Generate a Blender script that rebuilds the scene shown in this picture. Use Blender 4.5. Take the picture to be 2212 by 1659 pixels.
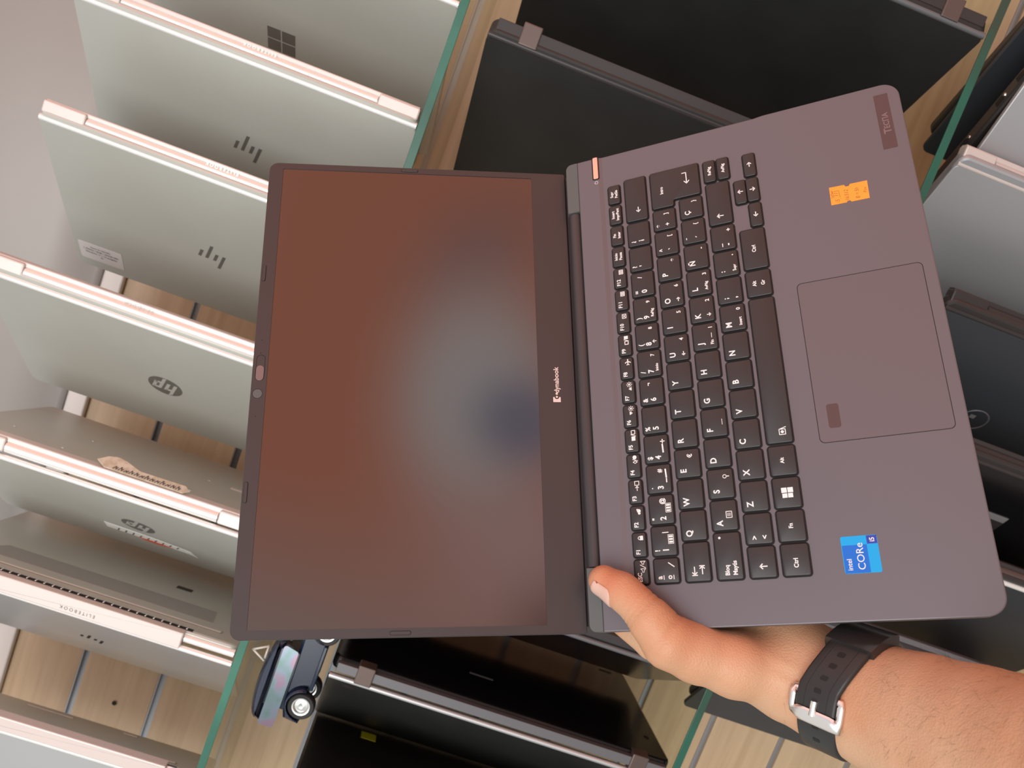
import bpy, bmesh, math, random
import numpy as np
from mathutils import Matrix, Vector
random.seed(7); rng = np.random.default_rng(7)
for o in list(bpy.data.objects): bpy.data.objects.remove(o)
SC = bpy.context.scene; COL = SC.collection
CAMZ = 1.4
# ------------------------------------------------------------------ camera
CW = Matrix(((0.34815, -0.04073, -0.93656), (-0.92873, -0.15088, -0.33867), (-0.12751, 0.98771, -0.09035)))  # rows: image right, image down, forward
cam_d = bpy.data.cameras.new('camera'); cam = bpy.data.objects.new('camera', cam_d); COL.objects.link(cam)
cam_d.sensor_width = 36; cam_d.lens = 36*1769/2212; cam_d.clip_start = .02
m3 = Matrix((CW[0], -CW[1], -CW[2])).transposed()
cam.matrix_world = Matrix.Translation((0, 0, CAMZ)) @ m3.to_4x4()
cam_d.dof.use_dof = True; cam_d.dof.focus_distance = .52; cam_d.dof.aperture_fstop = 15
SC.camera = cam
# ------------------------------------------------------------------ view
SC.view_settings.view_transform = 'Standard'; SC.view_settings.look = 'None'
SC.view_settings.gamma = 1; SC.view_settings.use_curve_mapping = False
SC.view_settings.exposure = 0.0
# ------------------------------------------------------------------ world: the street and the awning the shop front faces
W = bpy.data.worlds.new('street'); SC.world = W; W.use_nodes = True
nt = W.node_tree; N = nt.nodes; Lk = nt.links; N.clear()
def nd(t, **k):
    n = N.new(t)
    for a, b in k.items(): setattr(n, a, b)
    return n
def mth(op, a, b=None):
    n = nd('ShaderNodeMath', operation=op)
    for i, v in enumerate((a, b)):
        if v is None: continue
        if isinstance(v, (int, float)): n.inputs[i].default_value = v
        else: Lk.new(v, n.inputs[i])
    return n.outputs[0]
def sstep(v, a, b):
    n = nd('ShaderNodeMapRange', interpolation_type='SMOOTHSTEP')
    Lk.new(v, n.inputs['Value']); n.inputs['From Min'].default_value = a; n.inputs['From Max'].default_value = b
    return n.outputs[0]
tc = nd('ShaderNodeTexCoord'); sx = nd('ShaderNodeSeparateXYZ'); Lk.new(tc.outputs['Generated'], sx.inputs[0])
AZ = mth('MULTIPLY', mth('ARCTAN2', sx.outputs[0], mth('MULTIPLY', sx.outputs[1], -1)), 57.2958)
EL = mth('MULTIPLY', mth('ARCSINE', sx.outputs[2]), 57.2958)
def wmix(fac, base, col):
    n = nd('ShaderNodeMix', data_type='RGBA')
    Lk.new(fac, n.inputs[0])
    if isinstance(base, tuple): n.inputs[6].default_value = (*base, 1)
    else: Lk.new(base, n.inputs[6])
    n.inputs[7].default_value = (*col, 1)
    return n.outputs[2]
def band(v, a0, a1, b0, b1): return mth('MULTIPLY', sstep(v, a0, a1), mth('SUBTRACT', 1.0, sstep(v, b0, b1)))
c = wmix(sstep(EL, -25, 5), (.30, .28, .26), (.80, .80, .77))
c = wmix(band(AZ, -28, -14, 6, 20), c, (1.75, 1.75, 1.72))                          # bright street straight behind
c = wmix(mth('MULTIPLY', band(AZ, -30, -8, 22, 36), sstep(EL, 20, 34)), c, (.62, .66, .76))  # pale shade cloth above
c = wmix(mth('MULTIPLY', band(AZ, 20, 40, 88, 110), sstep(EL, -40, -15)), c, (1.22, .46, .29))   # brick-red front to the right
c = wmix(mth('MULTIPLY', band(AZ, 16, 44, 88, 110), sstep(EL, 22, 38)), c, (1.55, .90, .82))
def spot(c, a0, e0, ra, re, tilt, col, p=1):
    da = mth('SUBTRACT', AZ, a0); de = mth('SUBTRACT', EL, e0); ct, st_ = math.cos(math.radians(tilt)), math.sin(math.radians(tilt))
    u_ = mth('DIVIDE', mth('ADD', mth('MULTIPLY', da, ct), mth('MULTIPLY', de, st_)), ra); v_ = mth('DIVIDE', mth('SUBTRACT', mth('MULTIPLY', de, ct), mth('MULTIPLY', da, st_)), re)
    q = mth('ADD', mth('MULTIPLY', u_, u_), mth('MULTIPLY', v_, v_)); q = mth('POWER', q, p)
    return wmix(mth('EXPONENT', mth('MULTIPLY', q, -1)), c, col)
c = spot(c, 37, 1, 6, 7, 0, (1.25, .82, .78))
c = spot(c, 32, -4, 4, 4.5, 0, (.35, .22, .20), 1.5)
c = spot(c, 56, 10, 5, 3.2, -35, (.75, .42, .38))
c = spot(c, 46.5, 7.5, 7.5, 5.5, 10, (1.25, 1.24, 1.22), 1.6)       # people in grey and blue standing in the street
c = spot(c, 45.5, 4.0, 3.0, 3.4, 0, (.34, .46, .68), 1.5)
bg = nd('ShaderNodeBackground'); Lk.new(c, bg.inputs[0]); bg.inputs[1].default_value = 1.0
wo = nd('ShaderNodeOutputWorld'); Lk.new(bg.outputs[0], wo.inputs[0])
# daylight entering through the open shop front
ld = bpy.data.lights.new('shop_front_daylight', 'AREA'); ld.shape = 'RECTANGLE'; ld.size = 1.9; ld.size_y = 1.6; ld.energy = 42; ld.color = (1, .98, .95)
lo = bpy.data.objects.new('shop_front_daylight', ld); COL.objects.link(lo); lo.location = (-.75, -2.2, CAMZ+.75)
lo.rotation_euler = (Vector((0, .8, CAMZ-.1))-lo.location).to_track_quat('-Z', 'Y').to_euler()
# ------------------------------------------------------------------ materials
def mat(name, col, rough=.5, metal=0., spec=.5, coat=0., trans=0., bump=None, noise=None, sss=0., ior=None, emit=None):
    m = bpy.data.materials.new(name); m.use_nodes = True; t = m.node_tree; b = t.nodes['Principled BSDF']
    b.inputs['Base Color'].default_value = (*col, 1); b.inputs['Roughness'].default_value = rough
    b.inputs['Metallic'].default_value = metal; b.inputs['Specular IOR Level'].default_value = spec
    b.inputs['Coat Weight'].default_value = coat; b.inputs['Transmission Weight'].default_value = trans
    if ior: b.inputs['IOR'].default_value = ior
    if sss: b.inputs['Subsurface Weight'].default_value = sss; b.inputs['Subsurface Radius'].default_value = (1, .35, .2); b.inputs['Subsurface Scale'].default_value = .004
    co = t.nodes.new('ShaderNodeTexCoord')
    if noise:   # (colour2, scale, detail)
        c2, sc, lo_, hi_ = noise
        n = t.nodes.new('ShaderNodeTexNoise'); n.inputs['Scale'].default_value = sc; n.inputs['Detail'].default_value = 5
        t.links.new(co.outputs['Object'], n.inputs['Vector'])
        r = t.nodes.new('ShaderNodeMapRange'); r.inputs['From Min'].default_value = lo_; r.inputs['From Max'].default_value = hi_
        t.links.new(n.outputs[0], r.inputs[0])
        x = t.nodes.new('ShaderNodeMix'); x.data_type = 'RGBA'; x.inputs[6].default_value = (*col, 1); x.inputs[7].default_value = (*c2, 1)
        t.links.new(r.outputs[0], x.inputs[0]); t.links.new(x.outputs[2], b.inputs['Base Color'])
    if bump:
        sc, st = bump
        n = t.nodes.new('ShaderNodeTexNoise'); n.inputs['Scale'].default_value = sc; n.inputs['Detail'].default_value = 3
        t.links.new(co.outputs['Object'], n.inputs['Vector'])
        u = t.nodes.new('ShaderNodeBump'); u.inputs['Strength'].default_value = st; u.inputs['Distance'].default_value = .0005
        t.links.new(n.outputs[0], u.inputs['Height']); t.links.new(u.outputs[0], b.inputs['Normal'])
    if emit: b.inputs['Emission Color'].default_value = (*emit, 1); b.inputs['Emission Strength'].default_value = 1
    return m
M = {}
M['silver'] = mat('brushed_silver', (.585, .595, .55), .44, .45, noise=((.56, .565, .52), 9, .35, .65))
M['silver_edge'] = mat('polished_silver_edge', (.90, .90, .88), .28, .35)
M['silver_hinge'] = mat('satin_silver_hinge', (.90, .90, .88), .22, .5)
M['silver_pink'] = mat('warm_silver', (.72, .645, .61), .36, .3)
M['silver_cool'] = mat('cool_silver', (.58, .59, .60), .38, .7)
M['grille'] = mat('perforated_silver', (.36, .36, .34), .6, .4)
M['logo_dark'] = mat('mirror_logo', (.22, .215, .20), .35, .6)
M['black'] = mat('black_rubberised_lid', (.018, .019, .019), .42, 0, .5, noise=((.026, .027, .027), 14, .3, .7))
M['black_gloss'] = mat('black_gloss', (.006, .006, .007), .18, 0, .5)
M['black_plastic'] = mat('black_plastic', (.035, .03, .03), .35)
M['navy_lid'] = mat('dark_slate_lid', (.05, .056, .066), .4, .3)
M['silver_dim'] = mat('steel_grey_lid', (.44, .45, .47), .4, .5)
M['gap'] = mat('dark_gap', (.006, .005, .005), .7)
M['grey_band'] = mat('grey_metal_band', (.16, .16, .17), .4, .4)
M['clip'] = mat('bronze_hinge', (.15, .11, .10), .36, .6)
M['deck'] = mat('dark_blue_magnesium', (.150, .138, .153), .42, .45, .6, bump=(2600, .05))
M['cap'] = mat('slate_hinge_cap', (.105, .112, .110), .5, .1)
M['bezel'] = mat('bezel_plastic', (.032, .027, .029), .38, 0, .7, bump=(2200, .04))
M['screen'] = mat('switched_off_panel', (.022, .009, .007), .10, 0, .5, ior=2.1)  # brown-red reflection also tinted into the dark grey panel's base colour
M['key'] = mat('key_plastic', (.020, .017, .017), .40, 0, .6)
M['legend'] = mat('white_legend', (.82, .80, .80), .5)
M['pad'] = mat('touchpad_glass', (.150, .128, .140), .45, .40, .5, bump=(1500, .12))
M['power'] = mat('rose_chrome', (.95, .55, .42), .12, 1.)
M['logo_pink'] = mat('pale_logo', (.75, .60, .57), .4)
M['white'] = mat('white_lacquer', (.37, .35, .335), .32, 0, .5)
M['wtrim'] = mat('white_trim', (.70, .66, .63), .25, 0, .5)
M['alu'] = mat('aluminium_groove', (.36, .37, .40), .35, .7)
M['paper'] = mat('white_label', (.74, .69, .68), .6)
M['ink'] = mat('grey_ink', (.10, .09, .09), .7)
M['cream'] = mat('aged_label', (.62, .55, .44), .7, noise=((.50, .42, .31), 180, .4, .6))
M['orange'] = mat('fluorescent_orange_label', (1.0, .33, .035), .6)
M['pen'] = mat('brown_pen', (.22, .05, .02), .6)
M['yellow'] = mat('yellow_label', (.80, .85, .03), .6)
M['intel_blue'] = mat('sticker_blue', (.0, .14, .62), .35)
M['intel_cyan'] = mat('sticker_cyan', (.0, .36, .78), .3)
M['intel_navy'] = mat('sticker_navy', (.02, .05, .38), .35)
M['tecra'] = mat('dark_label', (.085, .045, .045), .5)
M['tecra_t'] = mat('dark_label_letters', (.20, .13, .13), .4)
M['white_print'] = mat('white_print', (.80, .80, .77), .5)
M['red_print'] = mat('red_orange_print', (.70, .10, .04), .5)
M['skin'] = mat('skin', (.62, .30, .175), .46, 0, .4, sss=.12)
M['nail'] = mat('nail', (.72, .45, .37), .3, 0, .5, sss=.1)
M['hair'] = mat('arm_hair', (.03, .018, .012), .6)
M['rubber'] = mat('black_rubber', (.020, .019, .019), .42, 0, .5, bump=(900, .05))
M['rubber_s'] = mat('black_smooth_rubber', (.022, .020, .019), .22, 0, .6)
M['steel'] = mat('brushed_steel', (.80, .76, .74), .24, .95)
M['toy_blue'] = mat('toy_blue_paint', (.006, .016, .042), .2, 0, .5)
M['toy_roof'] = mat('toy_dark_roof', (.035, .048, .085), .2, .4, .6, coat=.6)
M['toy_chrome'] = mat('toy_chrome', (.75, .75, .74), .15, 1)
M['tyre'] = mat('toy_tyre', (.012, .012, .012), .6, bump=(700, .6))
M['toy_white'] = mat('toy_white', (.75, .72, .66), .4)
M['film'] = mat('iridescent_film', (.30, .34, .38), .15, .7)
t = M['film'].node_tree; b = t.nodes['Principled BSDF']
n = t.nodes.new('ShaderNodeTexNoise'); n.inputs['Scale'].default_value = 60
co = t.nodes.new('ShaderNodeTexCoord'); t.links.new(co.outputs['Object'], n.inputs['Vector'])
r = t.nodes.new('ShaderNodeValToRGB'); cr = r.color_ramp; cr.elements[0].position = .35; cr.elements[0].color = (.13, .20, .19, 1); cr.elements[1].position = .65; cr.elements[1].color = (.25, .17, .23, 1)
e_ = cr.elements.new(.5); e_.color = (.17, .22, .27, 1)
t.links.new(n.outputs[0], r.inputs[0]); t.links.new(r.outputs[0], b.inputs['Base Color'])
M['floor'] = mat('grey_floor', (.35, .33, .31), .5)
# skin gets a redder, mottled tone from a slow noise
t = M['skin'].node_tree; b = t.nodes['Principled BSDF']; co = t.nodes.new('ShaderNodeTexCoord')
n = t.nodes.new('ShaderNodeTexNoise'); n.inputs['Scale'].default_value = 26; n.inputs['Detail'].default_value = 4
t.links.new(co.outputs['Object'], n.inputs['Vector'])
r = t.nodes.new('ShaderNodeValToRGB'); r.color_ramp.elements[0].position = .36; r.color_ramp.elements[0].color = (.60, .37, .23, 1)
r.color_ramp.elements[1].position = .68; r.color_ramp.elements[1].color = (.58, .30, .17, 1)
t.links.new(n.outputs[0], r.inputs[0])
va = t.nodes.new('ShaderNodeVertexColor'); va.layer_name = 'flush'
x = t.nodes.new('ShaderNodeMix'); x.data_type = 'RGBA'; x.inputs[7].default_value = (.60, .20, .10, 1)
t.links.new(va.outputs[0], x.inputs[0]); t.links.new(r.outputs[0], x.inputs[6]); t.links.new(x.outputs[2], b.inputs['Base Color'])
n2 = t.nodes.new('ShaderNodeTexVoronoi'); n2.inputs['Scale'].default_value = 900; t.links.new(co.outputs['Object'], n2.inputs['Vector'])
n3 = t.nodes.new('ShaderNodeTexNoise'); n3.inputs['Scale'].default_value = 220; n3.inputs['Detail'].default_value = 4; t.links.new(co.outputs['Object'], n3.inputs['Vector'])
ad = t.nodes.new('ShaderNodeMath'); t.links.new(n2.outputs[0], ad.inputs[0]); t.links.new(n3.outputs[0], ad.inputs[1])
u = t.nodes.new('ShaderNodeBump'); u.inputs['Strength'].default_value = .35; u.inputs['Distance'].default_value = .0005
t.links.new(ad.outputs[0], u.inputs['Height']); t.links.new(u.outputs[0], b.inputs['Normal'])
# wood
m = mat('pale_maple_laminate', (.52, .36, .21), .38, 0, .5); M['wood'] = m; t = m.node_tree; b = t.nodes['Principled BSDF']
co = t.nodes.new('ShaderNodeTexCoord'); mp = t.nodes.new('ShaderNodeMapping'); mp.inputs['Scale'].default_value = (1.6, 1, 34)
t.links.new(co.outputs['Object'], mp.inputs[0]); n = t.nodes.new('ShaderNodeTexNoise'); n.inputs['Scale'].default_value = 3.2; n.inputs['Detail'].default_value = 6
t.links.new(mp.outputs[0], n.inputs['Vector']); r = t.nodes.new('ShaderNodeValToRGB')
r.color_ramp.elements[0].position = .3; r.color_ramp.elements[0].color = (.50, .36, .22, 1); r.color_ramp.elements[1].position = .7; r.color_ramp.elements[1].color = (.61, .455, .29, 1)
t.links.new(n.outputs[0], r.inputs[0]); t.links.new(r.outputs[0], b.inputs['Base Color'])
# glass: clear tinted pane, green at the cut edge
def glass(name, tint, gl):
    m = bpy.data.materials.new(name); m.use_nodes = True; t = m.node_tree; t.nodes.clear()
    o = t.nodes.new('ShaderNodeOutputMaterial'); a = t.nodes.new('ShaderNodeBsdfTransparent'); a.inputs[0].default_value = (*tint, 1)
    g_ = t.nodes.new('ShaderNodeBsdfGlossy'); g_.inputs['Roughness'].default_value = .03; f = t.nodes.new('ShaderNodeFresnel'); f.inputs[0].default_value = gl
    x = t.nodes.new('ShaderNodeMixShader'); ge = t.nodes.new('ShaderNodeNewGeometry'); q1 = t.nodes.new('ShaderNodeMath'); q1.operation = 'SUBTRACT'; q1.inputs[0].default_value = 1; t.links.new(ge.outputs['Backfacing'], q1.inputs[1]); q2 = t.nodes.new('ShaderNodeMath'); q2.operation = 'MULTIPLY'; t.links.new(q1.outputs[0], q2.inputs[0]); t.links.new(f.outputs[0], q2.inputs[1]); t.links.new(q2.outputs[0], x.inputs[0]); t.links.new(a.outputs[0], x.inputs[1]); t.links.new(g_.outputs[0], x.inputs[2]); t.links.new(x.outputs[0], o.inputs[0])
    return m
M['glass'] = glass('shelf_glass', (.93, .95, .90), 1.45)
M['clear'] = glass('clear_plastic', (.55, .55, .55), 1.5)
M['glass_edge'] = mat('green_glass_edge', (.018, .095, .062), .2, 0, .6, noise=((.05, .21, .15), 5, .4, .62))
M['glass_edge_reflect'] = mat('reflection_toned_glass_edge', (.035, .062, .042), .25, 0, .6, noise=((.02, .12, .08), 6, .42, .6))  # same green glass, darker reflected tone mixed into the edge colour
M['glass_edge_reflect_dark'] = mat('dark_reflection_toned_glass_edge', (.07, .075, .055), .25, 0, .6, noise=((.11, .11, .08), 45, .4, .7))  # darkest copy of the edge, brownish reflection put in as colour
M['bag'] = mat('thin_plastic_bag', (.62, .68, .74), .25, 0, .6, bump=(60, 1.))
# ------------------------------------------------------------------ mesh helpers
I4 = Matrix.Identity(4)
def xf(v, m): return [tuple(m @ Vector(p)) for p in v] if m is not None else [tuple(p) for p in v]
class MB:
    def __init__(s): s.v = []; s.f = []; s.mi = []
    def add(s, v, f, m=None, mi=0):
        k = len(s.v); s.v += xf(v, m); s.f += [tuple(i+k for i in q) for q in f]; s.mi += [mi]*len(f); return s
    def obj(s, name, mats, parent=None, ang=20, smooth=True, loc=None):
        me = bpy.data.meshes.new(name); me.from_pydata(s.v, [], s.f)
        for q in (mats if isinstance(mats, (list, tuple)) else [mats]): me.materials.append(q)
        me.polygons.foreach_set('material_index', s.mi); me.validate()
        bm = bmesh.new(); bm.from_mesh(me); bmesh.ops.recalc_face_normals(bm, faces=bm.faces); bm.to_mesh(me); bm.free()
        if smooth:
            me.shade_smooth(); me.set_sharp_from_angle(angle=math.radians(ang))
        o = bpy.data.objects.new(name, me); COL.objects.link(o)
        if parent: o.parent = parent
        return o
def thing(name, label, cat, mw=None, group=None):
    o = bpy.data.objects.new(name, None); o.empty_display_size = .01; COL.objects.link(o)
    if mw is not None: o.matrix_world = mw
    tag(o, label, cat, group); return o
def tag(o, label=None, cat=None, group=None, kind=None):
    if label: o['label'] = label
    if cat: o['category'] = cat
    if group: o['group'] = group
    if kind: o['kind'] = kind
    return o
def rpoly(pts, rad, seg=5):
    n = len(pts); out = []
    if not isinstance(rad, (list, tuple)): rad = [rad]*n
    for i in range(n):
        p = Vector(pts[i]).to_2d(); a = (Vector(pts[i-1]).to_2d()-p); b_ = (Vector(pts[(i+1) % n]).to_2d()-p)
        r_ = rad[i]
        if r_ <= 1e-9: out += [p.copy()]*1; continue
        la, lb = a.length, b_.length; a.normalize(); b_.normalize()
        th = a.angle(b_)/2; d = min(r_/math.tan(th), la*.49, lb*.49); r2 = d*math.tan(th)
        cc = p+(a+b_).normalized()*(r2/math.sin(th)); s0 = p+a*d-cc; s1 = p+b_*d-cc
        ang = s0.angle_signed(s1)
        for k in range(seg+1):
            q = s0.copy(); q.rotate(Matrix.Rotation(-ang*k/seg, 2)); out.append(cc+q)
    return out
def inset(P, d):
    n = len(P); out = []
    for i in range(n):
        a = P[i-1]; b_ = P[i]; c_ = P[(i+1) % n]
        e1 = (b_-a); e2 = (c_-b_)
        n1 = Vector((-e1.y, e1.x)).normalized() if e1.length > 1e-9 else Vector((0, 0)); n2 = Vector((-e2.y, e2.x)).normalized() if e2.length > 1e-9 else n1
        s = n1+n2
        if s.length < 1e-6: s = n1
        s.normalize(); k = max(.35, s.dot(n1)) if n1.length else 1
        out.append(b_+s*(d/k))
    return out
def prism(P, layers):
    """P ccw outline; layers [(inset, z)] bottom to top"""
    v = []; f = []; n = len(P)
    for d, z in layers:
        for q in inset(P, d): v.append((q.x, q.y, z))
    for l in range(len(layers)-1):
        for i in range(n): j = (i+1) % n; f.append((l*n+i, l*n+j, (l+1)*n+j, (l+1)*n+i))
    f.append(tuple(range(n-1, -1, -1))); f.append(tuple(range((len(layers)-1)*n, len(layers)*n)))
    return v, f
def slab(x0, x1, y0, y1, z0, z1, rc=0., bv=0., seg=5):
    P = rpoly([(x0, y0), (x1, y0), (x1, y1), (x0, y1)], rc, seg)
    if bv: L = [(bv, z0), (bv*.3, z0+bv*.3), (0, z0+bv), (0, z1-bv), (bv*.3, z1-bv*.3), (bv, z1)]
    else: L = [(0, z0), (0, z1)]
    return prism(P, L)
def cyl(p0, p1, r0, r1=None, seg=24, cap=True):
    p0 = Vector(p0); p1 = Vector(p1); r1 = r0 if r1 is None else r1
    d = (p1-p0).normalized(); a = d.orthogonal().normalized(); b_ = d.cross(a); v = []; f = []
    for p, r_ in ((p0, r0), (p1, r1)):
        for k in range(seg): t_ = 2*math.pi*k/seg; v.append(tuple(p+a*math.cos(t_)*r_+b_*math.sin(t_)*r_))
    for k in range(seg): f.append((k, (k+1) % seg, seg+(k+1) % seg, seg+k))
    if cap: f.append(tuple(range(seg-1, -1, -1))); f.append(tuple(range(seg, 2*seg)))
    return v, f
def lathe(prof, seg=32):
    """profile (r, z) around local z"""
    v = []; f = []; n = len(prof)
    for k in range(seg):
        t_ = 2*math.pi*k/seg
        for r_, z in prof: v.append((r_*math.cos(t_), r_*math.sin(t_), z))
    for k in range(seg):
        k2 = (k+1) % seg
        for i in range(n-1): f.append((k*n+i, k2*n+i, k2*n+i+1, k*n+i+1))
    return v, f
def stroke(pts, w, z=0., closed=False):
    v = []; f = []; P = [Vector(p) for p in pts]
    if closed: P.append(P[0])
    for a, b_ in zip(P[:-1], P[1:]):
        d = (b_-a)
        if d.length < 1e-9: continue
        d.normalize(); n_ = Vector((-d.y, d.x))*w/2; e = d*w*.35; k = len(v)
        for q in (a-e-n_, b_+e-n_, b_+e+n_, a-e+n_): v.append((q.x, q.y, z))
        f.append((k, k+1, k+2, k+3))
    return v, f
def disc(x, y, r_, z=0., seg=20): return [(x+r_*math.cos(6.28318*k/seg), y+r_*math.sin(6.28318*k/seg), z) for k in range(seg)], [tuple(range(seg))]
def rect(x0, x1, y0, y1, z=0.): return [(x0, y0, z), (x1, y0, z), (x1, y1, z), (x0, y1, z)], [(0, 1, 2, 3)]
_T = {}
def text(s, x, y, size, align='LEFT', z=0., bold=0., sx=1., rot=0., shear=0.):
    k = (s, align, bold, shear)
    if k not in _T:
        cu = bpy.data.curves.new('t', 'FONT'); cu.body = s; cu.align_x = align; cu.offset = bold; cu.shear = shear; cu.resolution_u = 3
        ob = bpy.data.objects.new('t', cu); COL.objects.link(ob); bpy.context.view_layer.update()
        me = bpy.data.meshes.new_from_object(ob.evaluated_get(bpy.context.evaluated_depsgraph_get()))
        _T[k] = ([tuple(v.co) for v in me.vertices], [tuple(p.vertices) for p in me.polygons])
        bpy.data.meshes.remove(me); bpy.data.objects.remove(ob); bpy.data.curves.remove(cu)
    v, f = _T[k]; ca, sa = math.cos(rot), math.sin(rot)
    return [(x+(p[0]*ca*sx-p[1]*sa)*size, y+(p[0]*sa*sx+p[1]*ca)*size, z) for p in v], f
S = .001
MM = Matrix.Diagonal((S, S, S, 1))
# ------------------------------------------------------------------ the shop wall: slatwall, trims, glass shelves
wall = MB(); WY = 1.07
gro = [.318-.1068*i for i in range(0, 16)]
top = .41
edges = [top]+[g_ for g_ in gro]+[-CAMZ]
for i in range(len(edges)-1):
    z1 = edges[i]-(.0045 if i else 0); z0 = edges[i+1]+(.0045 if i < len(edges)-2 else 0)
    if z0 < -CAMZ: z0 = -CAMZ
    if z1-z0 < .005: continue
    wall.add(*slab(-1.6, 1.5, z0, z1, 0, .018, 0, .0008, 1), m=Matrix.Translation((0, WY, CAMZ)) @ Matrix.Rotation(math.pi/2, 4, 'X') @ Matrix.Translation((0, 0, -.018)))
wall.add(*slab(-1.6, 1.5, -CAMZ, .9, -.04, -.018), m=Matrix.Translation((0, WY, CAMZ)) @ Matrix.Rotation(math.pi/2, 4, 'X'))
# screw holes
o = wall.obj('wall_back', M['wood'], smooth=False); tag(o, kind='structure')
wd = MB()
for (hx, hz) in ((-.742, .262), (-.80, -.04), (-.42, .262), (-.60, -.585)):
    wd.add(*lathe([(0, 0), (.0022, 0), (.0032, .0002)], 16), m=Matrix.Translation((hx, WY-.0012, CAMZ+hz)) @ Matrix.Rotation(math.pi/2, 4, 'X'))
tag(wd.obj('trim_4', M['gap']), kind='structure')
gm = MB()
for g_ in gro:
    if g_ < -CAMZ+.02: continue
    gm.add(*slab(-1.6, 1.5, g_-.0045, g_+.0045, .006, .012), m=Matrix.Translation((0, WY, CAMZ)) @ Matrix.Rotation(math.pi/2, 4, 'X') @ Matrix.Translation((0, 0, -.018)))
    gm.add(*slab(-1.6, 1.5, g_+.0032, g_+.0045, .006, .0185), m=Matrix.Translation((0, WY, CAMZ)) @ Matrix.Rotation(math.pi/2, 4, 'X') @ Matrix.Translation((0, 0, -.018)))
tag(gm.obj('trim_1', M['alu'], smooth=False), kind='structure')
tr = MB(); tr.add(*slab(-1.6, 1.5, .4105, .436, 0, .010, 0, .002, 2), m=Matrix.Translation((0, WY, CAMZ)) @ Matrix.Rotation(math.pi/2, 4, 'X'))
tag(tr.obj('trim_2', M['wtrim']), kind='structure')
cv = MB(); prof = [(WY-.001, .436), (WY-.001, .448), (WY-.012, .462), (WY-.022, .50), (WY-.04, .56), (WY-.075, .64), (WY-.13, .72), (WY-.20, .80), (WY-.28, .90), (WY-.28, 1.3)]
for i in range(len(prof)-1):
    (y0, z0), (y1, z1) = prof[i], prof[i+1]
    k = len(cv.v); cv.v += [(-1.6, y0, z0+CAMZ), (1.5, y0, z0+CAMZ), (1.5, y1, z1+CAMZ), (-1.6, y1, z1+CAMZ)]; cv.f.append((k, k+1, k+2, k+3)); cv.mi.append(0)
bm = bmesh.new(); me = bpy.data.meshes.new('wall_top'); me.from_pydata(cv.v, [], cv.f); bm.from_mesh(me); bmesh.ops.remove_doubles(bm, verts=bm.verts, dist=1e-5)
bmesh.ops.recalc_face_normals(bm, faces=bm.faces); bm.to_mesh(me); bm.free(); me.materials.append(M['white']); me.shade_smooth()
o = bpy.data.objects.new('wall_top', me); COL.objects.link(o); tag(o, kind='structure')
sol = o.modifiers.new('s', 'SOLIDIFY'); sol.thickness = .012
fl = MB(); fl.add(*slab(-1.6, 1.5, -3, WY+.05, -.02, 0)); tag(fl.obj('floor', M['floor'], smooth=False), kind='structure')
def shelf(z, label, edge, y0=.786):
    r_ = thing('glass_shelf', label, 'shelf', Matrix.Translation((0, y0, CAMZ+z)), 'glass shelves')
    p = MB(); p.add(*slab(-1.4, 1.3, .0012, WY-.001-y0, -.008, 0)); p.obj('glass_pane', M['glass'], r_, smooth=False)
    e = MB(); nseg = 60; pts = [(-.008, 0), (-.0072, -.0006), (-.0008, -.0006), (0, 0)]
    e.add(*slab(-1.4, 1.3, -.0006, .0012, -.008, 0, 0, .0004, 1)); e.obj('polished_edge', edge, r_, smooth=False)
    return r_
shelf(.094, 'green-edged glass shelf under the standing silver laptops', M['glass_edge'])
shelf(-.374, 'green-edged glass shelf under the standing black laptops', M['glass_edge_reflect'])
shelf(-.780, 'lowest glass shelf, under the laptops in the lower right corner', M['glass_edge_reflect_dark'])
# ------------------------------------------------------------------ laptops standing on the shelves like half-open books
def logo_bars(m_, s0, t0, k=1.0):
    """four slanted bars, reading along +s, tops towards +t"""
    b_ = MB()
    for (s_, a0, a1) in ((-.0118, -.0055, .0165), (-.0042, -.0055, .0055), (.0042, -.0165, .0055), (.0118, -.0055, .0055)):
        sl = .30
        q = [(s0+(s_-.0017+a0*sl)*k, t0+a0*k), (s0+(s_+.0017+a0*sl)*k, t0+a0*k), (s0+(s_+.0017+a1*sl)*k, t0+a1*k), (s0+(s_-.0017+a1*sl)*k, t0+a1*k)]
        b_.add(*prism([Vector(p) for p in q], [(0, 0), (0, .0003)]), m=m_)
    return b_
def logo_round(m_, s0, t0, R=.0185):
    b_ = MB(); b_.add(*prism([Vector((s0+R*math.cos(a*math.pi/24), t0+R*math.sin(a*math.pi/24))) for a in range(48)], [(0, 0), (0, .0003)]), m=m_, mi=0)
    sl = .33; W_ = .0034
    def bar(pts, mi=1):
        q = [(s0+x_*R+y_*R*sl, t0+y_*R) for x_, y_ in pts]
        A = sum(q[i-1][0]*q[i][1]-q[i][0]*q[i-1][1] for i in range(len(q)))
        if A < 0: q = q[::-1]
        b_.add(*prism([Vector(p) for p in q], [(0, .0003), (0, .0005)]), m=m_, mi=mi)
    bar([(-.62, -.42), (-.42, -.42), (-.42, .97), (-.62, .80)]); bar([(-.42, .22), (-.10, .22), (-.10, .40), (-.42, .40)]); bar([(-.22, -.42), (-.02, -.42), (-.02, .40), (-.22, .40)])
    bar([(.14, -.97), (.34, -.90), (.34, .40), (.14, .40)]); bar([(.34, .22), (.66, .22), (.66, .40), (.34, .40)]); bar([(.50, -.42), (.70, -.42), (.70, .40), (.50, .40)]); bar([(.34, -.42), (.66, -.42), (.66, -.24), (.34, -.24)])
    return b_
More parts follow.
